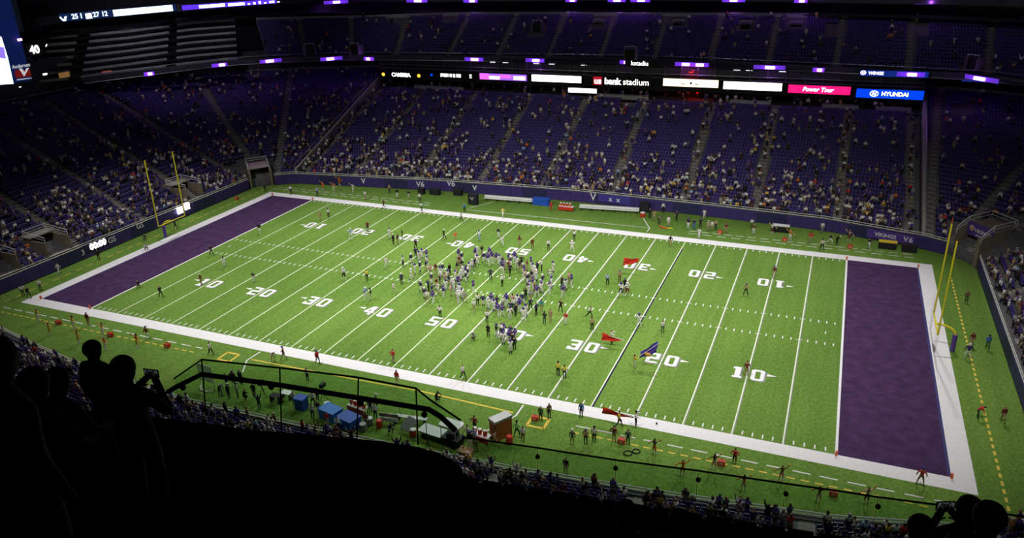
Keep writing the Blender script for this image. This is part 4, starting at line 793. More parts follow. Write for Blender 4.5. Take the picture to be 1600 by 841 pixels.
# people spread over the field: feet pixel, pose, facing (deg, 0 = toward camera side), top, bottom, look, options
P_ = [
 (155, 407, 'stand', 60, 'black', 'black', 'person all in black', {}), (259, 369, 'stand', 70, 'white', 'grey', 'person in white shirt and grey trousers', {}), (275, 359, 'walk', 120, 'black', 'black', 'person in black striding', {}),
 (227, 376, 'crouch', 30, 'dark', 'dark', 'person in dark clothes crouching', {}), (229, 391, 'crouch', 80, 'white', 'dark', 'person in white top crouching', {}), (331, 400, 'walk', 90, 'black', 'black', 'person in black walking', {}),
 (351, 418, 'stand', 0, 'white', 'white', 'person dressed all in white', {}), (93, 429, 'walk', 10, 'white', 'white', 'person in white stepping along', {}), (455, 304, 'stand', 20, 'white', 'dark', 'person in white shirt, dark trousers', {}), (496, 307, 'stand', 0, 'sky', 'dark', 'person in pale blue top', {}),
 (415, 300, 'stand', 40, 'dark', 'black', 'person in dark clothes', {}), (505, 298, 'pom', 0, 'orange', 'orange', 'cheerleader in orange', 'c'), (522, 300, 'pom', 0, 'orange', 'white', 'cheerleader in orange and white', 'c'), (531, 291, 'pom', 0, 'orange', 'orange', 'cheerleader in orange', 'c'), (552, 301, 'pom', 20, 'white', 'white', 'cheerleader in white', 'c'),
 (571, 312, 'stand', 180, 'white', 'tan', 'person in white top and tan trousers', {}), (609, 302, 'stand', 0, 'tan', 'dark', 'person in tan top', {}), (621, 310, 'stand', 30, 'black', 'white', 'person in black top, white trousers', {}), (639, 311, 'stand', 0, 'dark', 'cream', 'person in dark top, cream trousers', {}),
 (656, 316, 'stand', 10, 'white', 'black', 'person in white shirt, black trousers', {}), (659, 331, 'walk', 30, 'white', 'green', 'person in white top, green trousers, walking', {}), (600, 326, 'walk', -40, 'brown', 'black', 'person in brown top walking', {}), (726, 332, 'stand', 0, 'teal', 'black', 'person in teal top', {}), (721, 347, 'walk', 60, 'white', 'black', 'person in white shirt, black trousers, walking', {}),
 (786, 340, 'walk', 0, 'yellow', 'white', 'person in yellow top, white trousers', {}), (514, 341, 'stand', 10, 'white', 'black', 'person in white shirt, black trousers', {}), (501, 346, 'walk', 0, 'tan', 'tan', 'person in tan clothes', {}), (549, 374, 'wide', 0, 'sky', 'white', 'player in pale blue jersey', 'p'), (575, 362, 'stand', 30, 'maroon', 'black', 'person in maroon top', {}),
 (406, 366, 'walk', 50, 'black', 'white', 'player in black jersey, white trousers', 'p'), (609, 373, 'stand', 0, 'white', 'white', 'person in white', {}), (615, 382, 'stand', 90, 'dark', 'dark', 'person in dark clothes', {}), (622, 382, 'stand', -90, 'black', 'khaki', 'person in black top, khaki trousers', {}), (629, 374, 'stand', -60, 'black', 'black', 'person in black', {}),
 (650, 390, 'wide', 0, 'black', 'black', 'person all in black, legs apart', {}), (694, 375, 'walk', 90, 'black', 'dark', 'person in black striding', {}), (712, 378, 'stand', 0, 'orange', 'tan', 'person in orange top', {}), (749, 377, 'stand', 0, 'white', 'sky', 'person in white top, pale blue trousers', {}), (779, 372, 'stand', 0, 'dark', 'white', 'person in dark top, white trousers', {}), (785, 385, 'walk', 20, 'white', 'white', 'person in white walking', {}),
 (604, 419, 'walk', -30, 'white', 'white', 'person in white walking', {}), (630, 417, 'stand', 90, 'white', 'black', 'person in white shirt, black trousers', {}), (812, 385, 'walk', 0, 'maroon', 'tan', 'person in maroon top, tan trousers', {}), (832, 389, 'walk', 40, 'maroon', 'brown', 'person in maroon and brown, walking', {}), (857, 391, 'stand', 0, 'white', 'black', 'person in white shirt, black trousers', {}),
 (897, 376, 'stand', 0, 'white', 'dark', 'person in white top, dark trousers', {}), (894, 394, 'wide', 0, 'white', 'white', 'player in all white', 'p'), (1047, 385, 'walk', 0, 'dark', 'khaki', 'person in dark top, khaki trousers', {}), (861, 330, 'stand', 0, 'red', 'red', 'person in red beside the bench', {}), (1015, 342, 'stand', 0, 'black', 'black', 'person in black beside the red cooler', {}),
 (1022, 345, 'wide', 0, 'tan', 'khaki', 'person in tan jacket', {}), (1030, 350, 'bend', 60, 'khaki', 'black', 'person in khaki bending', {}), (1044, 354, 'stand', 0, 'white', 'cream', 'person in white top, cream trousers', {}), (1057, 346, 'walk', 0, 'dark', 'black', 'person in dark clothes', {}), (1036, 332, 'stand', 0, 'white', 'black', 'person in white top by the wall', {}),
 (1075, 358, 'stand', 10, 'dark', 'white', 'player in dark jersey, white trousers', 'p'), (1084, 359, 'stand', 0, 'navy', 'blue', 'person in navy and blue', {}), (1094, 357, 'stand', 0, 'black', 'black', 'person in black', {}), (1106, 361, 'stand', 30, 'khaki', 'khaki', 'person in khaki', {}), (1112, 361, 'stand', 0, 'white', 'khaki', 'person in white shirt, khaki trousers', {}), (1118, 360, 'stand', -30, 'tan', 'dark', 'person in tan top, dark trousers', {}),
 (1134, 365, 'stand', 0, 'maroon', 'tan', 'person in maroon top, tan trousers', {}), (1092, 373, 'stand', 0, 'white', 'white', 'person in white with wide collar', {}), (1177, 367, 'stand', 0, 'brown', 'white', 'person in brown top, white trousers', {}), (1174, 358, 'stand', 0, 'white', 'green', 'person in white top, green trousers', {}), (1100, 343, 'stand', 0, 'white', 'white', 'person in white by the wall', {}),
 (1206, 366, 'pom', 0, 'white', 'maroon', 'cheerleader in white and maroon', 'c'), (1234, 376, 'pom', 0, 'orange', 'white', 'cheerleader in orange', 'c'), (1266, 380, 'hips', 180, 'red', 'khaki', 'person in red shirt, khaki trousers', {}), (1284, 364, 'stand', 0, 'white', 'grey', 'person in white top, grey trousers', {}), (1284, 391, 'wide', 0, 'cream', 'black', 'person in cream top, black trousers', {}),
 (1296, 382, 'run', 60, 'black', 'white', 'person in black running', {}), (1307, 382, 'bend', 60, 'black', 'black', 'person in black bending forward', {}), (1326, 378, 'pom', 0, 'tan', 'maroon', 'cheerleader in tan and maroon', 'c'), (1357, 389, 'run', 0, 'black', 'white', 'person in black top, white trousers', {}),
 (37, 464, 'hips', 60, 'white', 'black', 'person in white top, black trousers', {}), (46, 467, 'walk', 90, 'black', 'black', 'person in black striding', {}), (64, 455, 'stand', 30, 'white', 'green', 'person in white shirt, green trousers', {}), (61, 503, 'pom', 0, 'gold', 'white', 'cheerleader in gold', 'c'), (79, 524, 'pom', 20, 'gold', 'gold', 'cheerleader in gold', 'c'), (116, 514, 'pom', 0, 'gold', 'white', 'cheerleader in gold and white', 'c'), (124, 537, 'pom', 0, 'gold', 'gold', 'cheerleader in gold', 'c'),
 (162, 525, 'pom', 0, 'gold', 'white', 'cheerleader in gold and white', 'c'), (166, 548, 'pom', 0, 'orange', 'white', 'cheerleader in orange and white', 'c'), (216, 544, 'pom', 0, 'orange', 'gold', 'cheerleader in orange and gold', 'c'), (139, 509, 'stand', 180, 'maroon', 'tan', 'person in maroon shirt, tan trousers', {}), (231, 531, 'walk', 180, 'maroon', 'white', 'person in maroon shirt, white trousers', {}), (330, 556, 'walk', 90, 'white', 'black', 'person in white shirt, black shorts', {}),
 (252, 465, 'walk', 70, 'dark', 'black', 'person in dark top walking', {}), (217, 450, 'crouch', 50, 'navy', 'navy', 'person in navy crouching', {}), (315, 446, 'stand', 0, 'brown', 'tan', 'person in brown top, tan trousers', {}), (397, 442, 'stand', 0, 'green', 'white', 'person in green top, white trousers', {}),
 (538, 437, 'wide', 0, 'white', 'black', 'player in white jersey, black trousers', 'p'), (574, 439, 'stand', 0, 'yellow', 'black', 'person in yellow vest, black trousers', {}), (572, 469, 'wide', 60, 'sky', 'white', 'player in pale blue jersey, white trousers', 'p'), (580, 470, 'stand', -60, 'black', 'cream', 'person in black top, cream trousers', {}), (616, 459, 'walk', 90, 'white', 'cream', 'person in white walking', {}), (628, 445, 'stand', 20, 'navy', 'dark', 'person in navy jacket', {}),
 (688, 497, 'hips', 180, 'white', 'black', 'person in white shirt, black trousers', {}), (615, 568, 'hips', 180, 'red', 'khaki', 'person in red shirt, khaki trousers', {}), (621, 602, 'stand', 180, 'red', 'cream', 'person in red shirt, cream trousers', {}), (724, 593, 'walk', 60, 'white', 'black', 'person in white vest, black trousers, walking', {}), (497, 569, 'walk', 60, 'red', 'black', 'person in red shirt, black trousers', {}), (444, 563, 'walk', -60, 'maroon', 'grey', 'person in maroon and grey', {}), (427, 566, 'bend', 60, 'white', 'cream', 'person in white bending forward', {}),
 (481, 596, 'stand', 180, 'white', 'black', 'person in white shirt, black trousers', {}), (684, 627, 'crouch', 90, 'black', 'black', 'person in black crouching', {}), (740, 532, 'crouch', 0, 'grey', 'dark', 'person in grey crouching', {}), (763, 527, 'stand', 0, 'black', 'black', 'person all in black', {}), (761, 505, 'stand', 0, 'white', 'dark', 'person in white top, dark trousers', {}), (776, 528, 'wide', 120, 'dark', 'white', 'player in dark jersey, white trousers', 'p'),
 (949, 446, 'stand', 0, 'sky', 'black', 'person in pale blue top, black trousers', {}), (970, 462, 'wide', 0, 'white', 'black', 'player in white jersey, black trousers', 'p'), (980, 462, 'wide', 30, 'white', 'maroon', 'player in white jersey, maroon trousers', 'p'), (976, 455, 'stand', 0, 'black', 'black', 'person in black behind two players', {}), (968, 441, 'stand', 0, 'tan', 'brown', 'person in tan top, brown trousers', {}), (998, 512, 'wide', 180, 'white', 'white', 'player in all white', 'p'), (1035, 521, 'stand', 20, 'white', 'green', 'person in white top, green trousers', {}),
 (925, 517, 'stand', 180, 'tan', 'black', 'person in tan top, black trousers', {}), (921, 498, 'run', 60, 'white', 'black', 'person in white shirt running', {}), (884, 508, 'stand', 0, 'red', 'white', 'person in red shirt, white trousers', {}), (876, 488, 'wide', 0, 'black', 'black', 'person in black, arms out', {}), (860, 503, 'stand', 0, 'tan', 'tan', 'person in tan clothes', {}), (851, 507, 'stand', 0, 'dark', 'green', 'person in dark jacket', {}), (846, 488, 'stand', 180, 'teal', 'tan', 'person in teal top, tan trousers', {}),
 (955, 538, 'reach', 90, 'white', 'black', 'person in white top holding a red flag', {}), (991, 576, 'reach', 130, 'gold', 'white', 'bearer of the purple flag in gold and white', {}), (872, 588, 'stand', 180, 'yellow', 'black', 'person in yellow shirt, black trousers', {}), (882, 592, 'hips', 180, 'yellow', 'black', 'person in yellow shirt, hands on hips', {}), (1165, 462, 'wide', 0, 'tan', 'black', 'person in tan top, white shoes', {}), (1166, 588, 'stand', 180, 'maroon', 'tan', 'person in maroon top', {}), (1209, 434, 'stand', 0, 'maroon', 'tan', 'person in maroon top, tan trousers', {}),
 (1509, 474, 'stand', 0, 'brown', 'green', 'person in brown top, green trousers', {}), (1517, 542, 'stand', 0, 'maroon', 'tan', 'person in maroon top, tan trousers', {}), (1511, 561, 'wide', 180, 'navy', 'white', 'player in navy jersey, white trousers', 'p'), (1542, 546, 'walk', 0, 'blue', 'green', 'person in blue jacket', {}), (1527, 654, 'bend', 90, 'red', 'green', 'person in red top bending forward', {}), (1566, 660, 'walk', 0, 'maroon', 'khaki', 'person in maroon top, khaki trousers', {}), (1437, 759, 'wide', 180, 'red', 'khaki', 'person in red shirt, khaki trousers, legs apart', {}),
 (1220, 754, 'pom', 180, 'brown', 'pink', 'cheerleader in brown top', 'c'), (1278, 787, 'pom', 180, 'brown', 'pink', 'cheerleader in brown top', 'c'), (1353, 789, 'pom', 180, 'pink', 'maroon', 'cheerleader in pink top', 'c'), (1022, 712, 'pom', 180, 'brown', 'orange', 'cheerleader in brown and orange', 'c'), (1066, 746, 'pom', 180, 'orange', 'orange', 'cheerleader in orange', 'c'), (1115, 736, 'pom', 180, 'brown', 'pink', 'cheerleader in brown top', 'c'), (1161, 769, 'pom', 180, 'orange', 'pink', 'cheerleader in orange top', 'c'),
 (845, 659, 'stand', 180, 'green', 'dark', 'person in green jacket', {}), (858, 654, 'stand', 60, 'brown', 'dark', 'person in brown jacket', {}), (908, 653, 'stand', 0, 'blue', 'navy', 'person in blue shirt, navy trousers', {}), (967, 668, 'walk', 90, 'yellow', 'black', 'person in yellow and black holding a red flag', {}), (993, 667, 'reach', 90, 'white', 'black', 'person in white top, black trousers', {}), (894, 696, 'stand', 180, 'green', 'khaki', 'person in green top, khaki trousers', {}), (915, 695, 'stand', 180, 'khaki', 'dark', 'person in khaki top, dark trousers', {}), (928, 692, 'stand', 180, 'white', 'black', 'person in white shirt, black trousers', {}),
 (959, 691, 'hips', 180, 'maroon', 'tan', 'person in maroon top, hands on hips', {}), (981, 696, 'stand', 180, 'green', 'green', 'person all in green', {}), (1147, 726, 'hips', 180, 'red', 'brown', 'person in red top, brown trousers', {}), (808, 684, 'wide', 180, 'lime', 'green', 'person in lime green shirt', {}), (817, 691, 'stand', 180, 'white', 'maroon', 'person in white top and red cap', {}), (884, 741, 'stand', 180, 'black', 'khaki', 'person in black shirt, khaki trousers', {}),
 (355, 605, 'stand', 180, 'black', 'black', 'tall person in black behind the kicking net', {}), (366, 604, 'hips', 180, 'black', 'black', 'player in black jersey', 'p'), (377, 601, 'stand', 180, 'navy', 'navy', 'person in navy', {}), (345, 618, 'bend', 60, 'black', 'dark', 'person in black bending forward', {}), (358, 622, 'stand', 90, 'dark', 'black', 'person in dark top', {}), (372, 622, 'stand', 120, 'grey', 'dark', 'person in grey top', {}), (384, 624, 'crouch', 180, 'black', 'black', 'person in black crouching', {}), (398, 622, 'stand', 180, 'dark', 'dark', 'person in dark clothes', {}), (406, 640, 'cheer', 180, 'navy', 'dark', 'person in navy with raised arms', {}),
 (460, 634, 'stand', 180, 'white', 'black', 'person in white top, black trousers', {}), (490, 635, 'wide', 180, 'white', 'dark', 'person in white top, dark trousers', {}), (497, 628, 'stand', 90, 'white', 'dark', 'person in white and dark', {}), (489, 655, 'stand', 180, 'white', 'dark', 'person in white cap', {}), (498, 650, 'walk', 180, 'dark', 'white', 'person in dark top, white trousers', {}), (512, 668, 'stand', 180, 'red', 'grey', 'person in red top, grey trousers', {}), (529, 675, 'wide', 180, 'white', 'dark', 'person in white top, dark trousers', {}), (579, 645, 'stand', 180, 'navy', 'navy', 'person in navy', {}), (589, 640, 'stand', 120, 'dark', 'dark', 'person in dark clothes', {}), (587, 655, 'stand', 180, 'white', 'black', 'person in white shirt, black trousers', {}),
 (611, 677, 'crouch', 60, 'navy', 'navy', 'person in navy crouching', {}), (573, 668, 'stand', 180, 'maroon', 'grey', 'person in maroon top', {}), (742, 675, 'hips', 180, 'maroon', 'black', 'person in maroon top, black trousers', {}), (731, 689, 'walk', 150, 'white', 'black', 'referee in white, black trousers', {}), (735, 701, 'stand', 180, 'black', 'white', 'player in black jersey, white trousers', 'p'), (741, 693, 'stand', 180, 'sky', 'grey', 'person in pale blue top', {}), (773, 698, 'walk', 90, 'tan', 'tan', 'person in tan clothes', {}), (744, 706, 'stand', 180, 'tan', 'brown', 'person in tan top behind the cart', {}),
]
def foot(px, py):
    q = onZ(px, py); return q[0], q[1], 0.013
for px, py, pose, fa, top, bot, look, opt in P_:
    x, y, z = foot(px, py); lab = look+' '+place(x, y); kw = {}
    if opt == 'c': kw = dict(build='cheer', shoe='white', socks='white', hat=('long', random.choice(HAIRS)), extra='pom', shorts=True, skin=random.choice((0, 1)))
    elif opt == 'p': kw = dict(build='player', shoe='white', socks='white', hat=('helmet', 'purple' if random.random() < .4 else 'white'))
    else: kw = dict(hat=('cap', random.choice(('white', 'black', 'purple'))) if random.random() < .3 else None, long_sleeve=random.random() < .5)
    LBL[lab] = LBL.get(lab, 0)+1
    person((x, y, z), R(fa+random.uniform(-12, 12)), pose, top, bot, lab, 'people scattered over the field', scale=1.06 if opt == 'p' else random.uniform(.98, 1.06), **kw)
# the ring of players and staff gathered around midfield
RING = [(643, 414), (650, 404), (655, 410), (660, 407), (667, 408), (668, 418), (657, 427), (649, 431), (643, 440), (666, 425), (673, 431), (681, 430), (688, 436), (692, 431), (703, 430), (717, 408), (722, 412), (718, 418), (721, 424), (715, 426), (728, 433), (733, 428), (738, 425), (742, 420), (746, 416), (747, 403), (743, 406), (752, 402), (765, 405), (758, 413), (763, 414), (769, 413), (775, 414), (780, 416), (785, 428), (789, 422), (795, 425), (798, 419),
 (658, 458), (664, 469), (670, 456), (675, 447), (683, 452), (688, 449), (694, 445), (697, 456), (702, 448), (706, 451), (709, 456), (715, 448), (717, 453), (720, 441), (724, 436), (705, 463), (713, 467), (700, 441), (690, 444), (676, 464), (668, 474), (677, 475), (684, 464), (693, 466), (718, 464), (722, 470), (716, 475), (727, 474), (712, 441), (728, 444), (731, 437),
 (741, 488), (748, 479), (754, 480), (763, 486), (768, 479), (779, 483), (778, 494), (785, 497), (791, 480), (798, 491), (797, 500), (806, 495), (809, 481), (816, 479), (803, 486), (829, 485), (818, 503), (822, 497), (838, 493), (786, 482), (812, 488), (772, 488), (800, 479),
 (797, 431), (786, 419), (796, 415), (808, 420), (812, 426), (818, 431), (822, 440), (825, 446), (830, 440), (833, 452), (828, 458), (836, 436), (820, 435), (826, 463), (833, 430), (838, 441), (845, 456), (848, 448), (846, 461), (859, 461), (860, 441), (864, 428), (846, 424), (862, 452), (880, 465), (884, 456), (893, 448), (878, 451), (889, 444), (815, 418), (804, 412), (824, 424), (830, 420), (840, 426), (835, 460), (839, 466), (822, 470), (829, 472),
 (785, 533), (790, 529), (795, 529), (800, 541), (803, 535), (798, 554), (804, 548), (790, 539), (781, 526), (795, 538), (740, 459), (767, 438), (785, 448)]
cx, cy = onZ(775, 446)[:2]
RW = np.array([foot(*p)[:2] for p in RING]); FIX = np.array([foot(*p[:2])[:2] for p in P_])
for _ in range(60):
    for self_ in (True, False):
        S = RW if self_ else FIX; D = RW[:, None]-S[None]; L = np.linalg.norm(D, axis=2)+(np.eye(len(RW))*9 if self_ else 0); w_ = np.clip(.78-L, 0, None)/np.maximum(L, .05)*.35; RW = RW+(D*w_[..., None]).sum(1)
for (px, py), (x, y) in zip(RING, RW):
    z = .013; k = random.random(); fz = facing(cx, cy, x, y)+random.uniform(-.7, .7)
    pose = random.choice(('stand', 'wide', 'hips', 'stand', 'walk', 'fold', 'wide', 'photo'))
    if k < .26: kw = dict(top='white', bot='white', look='player in white jersey', build='player', shoe='white', socks=random.choice(('white', 'purple', 'black')), hat=('helmet', random.choice(('purple', 'white', 'purple'))))
    elif k < .46: kw = dict(top='purple', bot='white', look='player in purple jersey', build='player', shoe='white', socks='white', hat=('helmet', 'purple'))
    elif k < .60: kw = dict(top='navy', bot='white', look='player in navy jersey', build='player', shoe='white', socks='black', hat=('helmet', 'white'))
    elif k < .72: kw = dict(top='white', bot=random.choice(('black', 'khaki', 'grey')), look='staff member in white shirt', hat=('cap', 'white') if random.random() < .4 else None)
    elif k < .87: kw = dict(top=random.choice(('black', 'dark', 'navy')), bot=random.choice(('black', 'dark', 'khaki')), look='staff member in dark clothes', long_sleeve=True)
    else:
        c = random.choice(('tan', 'maroon', 'grey', 'pink')); kw = dict(top=c, bot='khaki', look='staff member in %s top' % c)
    look = kw.pop('look'); ang_ = math.degrees(math.atan2(py-446, (px-775)*.55)); sec = ('right', 'lower right', 'bottom', 'lower left', 'left', 'upper left', 'top', 'upper right')[int(((ang_+22.5) % 360)//45)]
    person((x, y, z), fz, pose, kw.pop('top'), kw.pop('bot'), look+' in %s part of midfield ring, %s' % (sec, place(x, y).split(',')[0]), 'crowd gathered in a ring at midfield', scale=random.uniform(1.0, 1.1), **kw)
# ------------------------------------------------------------------ spectators in the stands
DENS = dict(far=lambda f, x: .06+.50*math.exp(-f*5.0)+.06*math.exp(-((f-.85)/.12)**2), left=lambda f, x: .42*math.exp(-f*2.4)+.04, corner_l=lambda f, x: .28*math.exp(-f*1.8)+.03, corner_r=lambda f, x: .22*math.exp(-f*4)+.05,
            right=lambda f, x: .45, near=lambda f, x: .34 if x > 8 else .22, corner_n=lambda f, x: .45, corner_nl=lambda f, x: .34, upper=lambda f, x: .05)
TINT = [('white', .26), ('purple', .20), ('dark', .14), ('black', .08), ('grey', .10), ('navy', .06), ('cream', .05), ('maroon', .04), ('red', .015), ('gold', .02), ('orange', .012), ('sky', .02), ('tan', .05)]
TN = [t for t, _ in TINT]; TP = np.array([w for _, w in TINT]); TP /= TP.sum()
cand = []
for key, k, f, pp, aa in ROWS:
    for i in range(len(pp)):
        x = pp[i, 0]; cl = .55+.9*(math.sin(x*.35+k*.21)*math.sin(x*.11-k*.5+1.3)*.5+.5)
        if key == 'upper': cl *= 1.3 if math.sin(x*.4) > .3 else .5
        if random.random() < DENS[key](f, x)*cl: cand.append((key, k, pp[i]+np.array([math.sin(aa[i]), -math.cos(aa[i]), 0])*.33, aa[i]+random.uniform(-.6, .6)))
# fans climbing the far aisles
for u in AX+[-54, 54]:
    for k in range(31):
        if random.random() < .5: cand.append(('far', k, np.array([u+random.uniform(-.4, .4), np.interp(u, [p[0] for p in farB], [p[1] for p in farB])+(64.6-np.interp(u, [p[0] for p in farB], [p[1] for p in farB]))*(k+.3)/31, 1.75+11.45*k/31+.03]), random.choice((0., math.pi))))
for _ in range(130):          # standing on the far concourse
    cand.append(('concourse', 0, np.array([random.uniform(-54, 54), random.uniform(65.5, 71.5), 13.2]), random.uniform(-.5, .5)))
P3 = np.array([c[2] for c in cand]); prj = np.array([proj(p+np.array([0, 0, 1.2])) for p in P3]); dst = np.linalg.norm(P3-CAM, axis=1)
bound = np.interp(prj[:, 0], [0, 270, 400, 600, 680, 725, 830, 1000, 1260, 1400, 1600], [640, 650, 670, 688, 703, 745, 768, 797, 836, 850, 850])
inv = (prj[:, 0] > -5) & (prj[:, 0] < 1605) & (prj[:, 1] > -5) & (prj[:, 1] < bound)
d2 = np.where(inv, dst, 1e6); order = np.argsort(d2); NI = 55; one = set(order[:NI].tolist())
LOWP = {ps: (lambda me: (np.array([v.co[:] for v in me.vertices]), me))(body(ps, 'civ', 0)[0]) for ps in ('stand', 'sit', 'cheer', 'walk')}
def quads(me):
    Q = [tuple(p.vertices) if len(p.vertices) == 4 else tuple(p.vertices)+(p.vertices[-1],) for p in me.polygons if len(p.vertices) in (3, 4)]
    return np.array(Q), np.array([p.material_index for p in me.polygons if len(p.vertices) in (3, 4)])
def tri_of(me):
    F, M = [], []
    for p in me.polygons:
        v = list(p.vertices)
        for j in range(1, len(v)-1): F.append((v[0], v[j], v[j+1])); M.append(p.material_index)
    return np.array(F), np.array(M)
LT = {ps: tri_of(LOWP[ps][1]) for ps in LOWP}
CROWD = attr_mat()
groups = {}
for i, (key, k, p, a) in enumerate(cand):
    if not inv[i] and dst[i] > 40 and not (prj[i, 0] > -300 and prj[i, 0] < 1900 and prj[i, 1] > -60): continue
    c = TN[RNG.choice(len(TN), p=TP)]
    ps = random.choice(('stand', 'stand', 'stand', 'walk', 'sit', 'sit', 'cheer' if random.random() < .3 else 'stand')) if key not in ('concourse',) else random.choice(('stand', 'walk'))
    if i in one:
        zone = {'near': 'near stand', 'right': 'right end stand', 'left': 'left end stand', 'far': 'far stand', 'corner_n': 'near right corner', 'corner_nl': 'near left corner', 'corner_r': 'far right corner', 'corner_l': 'far left corner'}.get(key, 'far stand')
        vb = {'stand': 'standing', 'walk': 'walking', 'cheer': 'with raised arms', 'sit': 'sitting'}[ps]
        lev = '' if abs(p[0]) > GL else (', by '+('50-yard line' if round(p[0]/YD/10) == 0 else '%s %d-yard line' % ('left' if p[0] < 0 else 'right', 50-abs(round(p[0]/YD/10)*10))))
        person(p if ps != 'sit' else p+np.array([-math.sin(a), math.cos(a), 0])*.22, a, ps, c, random.choice(('dark', 'navy', 'khaki', 'black')), 'spectator in %s top %s, row %d of %s%s' % (c, vb, k+1, zone, lev), 'spectators in the '+zone, long_sleeve=random.random() < .5, hat=('cap', random.choice(('purple', 'white', 'black'))) if random.random() < .2 else None, scale=random.uniform(.92, 1.04))
    else: groups.setdefault(key if key != 'concourse' else 'far', {}).setdefault(ps, []).append((p, a, c, random.uniform(.92, 1.04)))
for key, by in groups.items():
    VV, FF, CC = [], [], []; off = 0
    for ps, L in by.items():
        V, me = LOWP[ps]; F, M = LT[ps]; pos = np.array([l[0] for l in L]); ang = np.array([l[1] for l in L]); sc = np.array([l[3] for l in L])
        X, G = scatter(V, F, pos, ang, sc); VV.append(X); FF.append(G+off); off += len(X)
        for l in L:
            sk = random.choice(((.45, .26, .18), (.45, .26, .18), (.16, .08, .05))); hr = random.choice(((.02, .015, .01), (.07, .04, .02), (.3, .2, .1), (.6, .6, .6)))
            bt = CLOTHES[random.choice(('dark', 'navy', 'black', 'khaki'))]; tp = CLOTHES[l[2]]
            pal = np.array([sk, tp, bt, (.05, .05, .05), hr, random.choice((tp, sk)), bt]); CC.append(pal[M])
    V, F, C = np.concatenate(VV), np.concatenate(FF), np.concatenate(CC)
    me = np_mesh('crowd', V, F, [CROWD]); at = me.attributes.new('tint', 'FLOAT_COLOR', 'FACE')
    at.data.foreach_set('color', np.column_stack([C, np.ones(len(C))]).astype(np.float32).ravel())
    tag(link('spectators', me), 'scattered spectators in the %s' % {'far': 'far lower stand', 'left': 'left end stand', 'right': 'right end stand', 'upper': 'far upper deck', 'near': 'near lower stand'}.get(key, {'corner_r': 'far right corner', 'corner_l': 'far left corner', 'corner_n': 'near right corner', 'corner_nl': 'near left corner'}.get(key, key)), 'crowd', kind='stuff')
# ------------------------------------------------------------------ sideline equipment
def G(px, py, z=0.013): q = onZ(px, py); return (q[0], q[1], z)
MARK = (MB().box(-.32, -.22, 0, .32, .22, .5).mesh('body', REDP), MB().tube([(-.18, 0, .5), (-.18, 0, .62), (.18, 0, .62), (.18, 0, .5)], .025, 5).mesh('handle', BLACK), MB().box(-.2, -.235, .1, .2, -.22, .4).mesh('number_panel', mat('pale_panel', (.75, .3, .2), .6)))
for px, py in ((92, 507), (173, 526), (262, 543), (370, 312), (836, 657), (971, 693), (1127, 727), (1302, 775), (1125, 365), (1226, 377), (1328, 388)):
    g = G(px, py); t = thing('yard_marker', 'red foam yard marker '+place(g[0], g[1]), 'marker', g, 0, 'red yard markers'); 
    for nm, me in zip(('body', 'handle', 'number_panel'), MARK): link(nm, me, t)
def bench(p0, p1, lab, m=METAL, back=True):
    a, b_ = np.array(G(*p0)), np.array(G(*p1)); d = b_-a; L = np.linalg.norm(d); t = thing('team_bench', lab, 'bench', a, math.atan2(d[1], d[0]))
    MB().box(0, -.25, .42, L, .25, .48).build('seat', m, t)
    if back: MB().box(0, .25, .55, L, .30, .95).build('backrest', m, t)
    for x in np.linspace(.3, L-.3, max(2, int(L/2)+1)): MB().box(x-.04, -.22, 0, x+.04, .28, .42).tube([(x, .27, .3), (x, .27, .9)], .03, 4).build('leg', DARK, t)
bench((757, 313), (832, 319), 'long white bench by the far wall left of the blue cover', PWHITE); bench((905, 328), (998, 334), 'long white bench by the far wall right of the red table', PWHITE)
bench((592, 660), (622, 664), 'short grey bench right of the blue covers', METAL); bench((620, 655), (668, 662), 'long low grey bench on the near sideline', METAL, False)
def box_thing(name, px, py, sz, m, lab, cat, rz=0, lid=None, bev=.06):
    w, d, h = sz; t = thing(name, lab, cat, G(px, py), rz); MB().prism([(-w/2+bev, -d/2), (w/2-bev, -d/2), (w/2, -d/2+bev), (w/2, d/2-bev), (w/2-bev, d/2), (-w/2+bev, d/2), (-w/2, d/2-bev), (-w/2, -d/2+bev)], 0, h*.88).build('body', m, t)
    MB().box(-w/2-.03, -d/2-.03, h*.88, w/2+.03, d/2+.03, h).build('lid', lid or m, t); return t
box_thing('covered_crate', 846, 320, (3.0, 1.1, 1.2), BLUEP, 'blue covered crate between the far benches', 'crate')
t = box_thing('equipment_case', 740, 319, (1.7, 1.0, 1.9), DARK, 'tall black case with a white mark by the far bench', 'case'); MB().tube([(-.3, -.54, 1.4), (0, -.54, .9), (.25, -.54, 1.4)], .07, 5).build('mark', WSIGN, t)
box_thing('equipment_case', 1007, 331, (1.5, 1.0, 1.7), DARK, 'tall black case at the right end of the far bench', 'case')
for px, py, w, lab in ((659, 303, 1.2, 'dark case by the far wall under the first V6 mark'), (680, 304, 2.0, 'wide dark case by the far wall under the V6 marks'), (716, 305, 1.6, 'dark case by the far wall right of the V6 marks'), (1386, 388, 2.4, 'dark camera case with a yellow lid by the far right banner'), (1420, 393, 2.0, 'dark case by the far right corner'), (1219, 362, 2.6, 'low dark bench box with white front by the far wall')):
    box_thing('equipment_case', px, py, (w, .9, 1.1), DARK, lab, 'case', lid=(mat('yellow_lid', (.8, .55, .05), .5) if px == 1386 else PWHITE if px == 1219 else None))
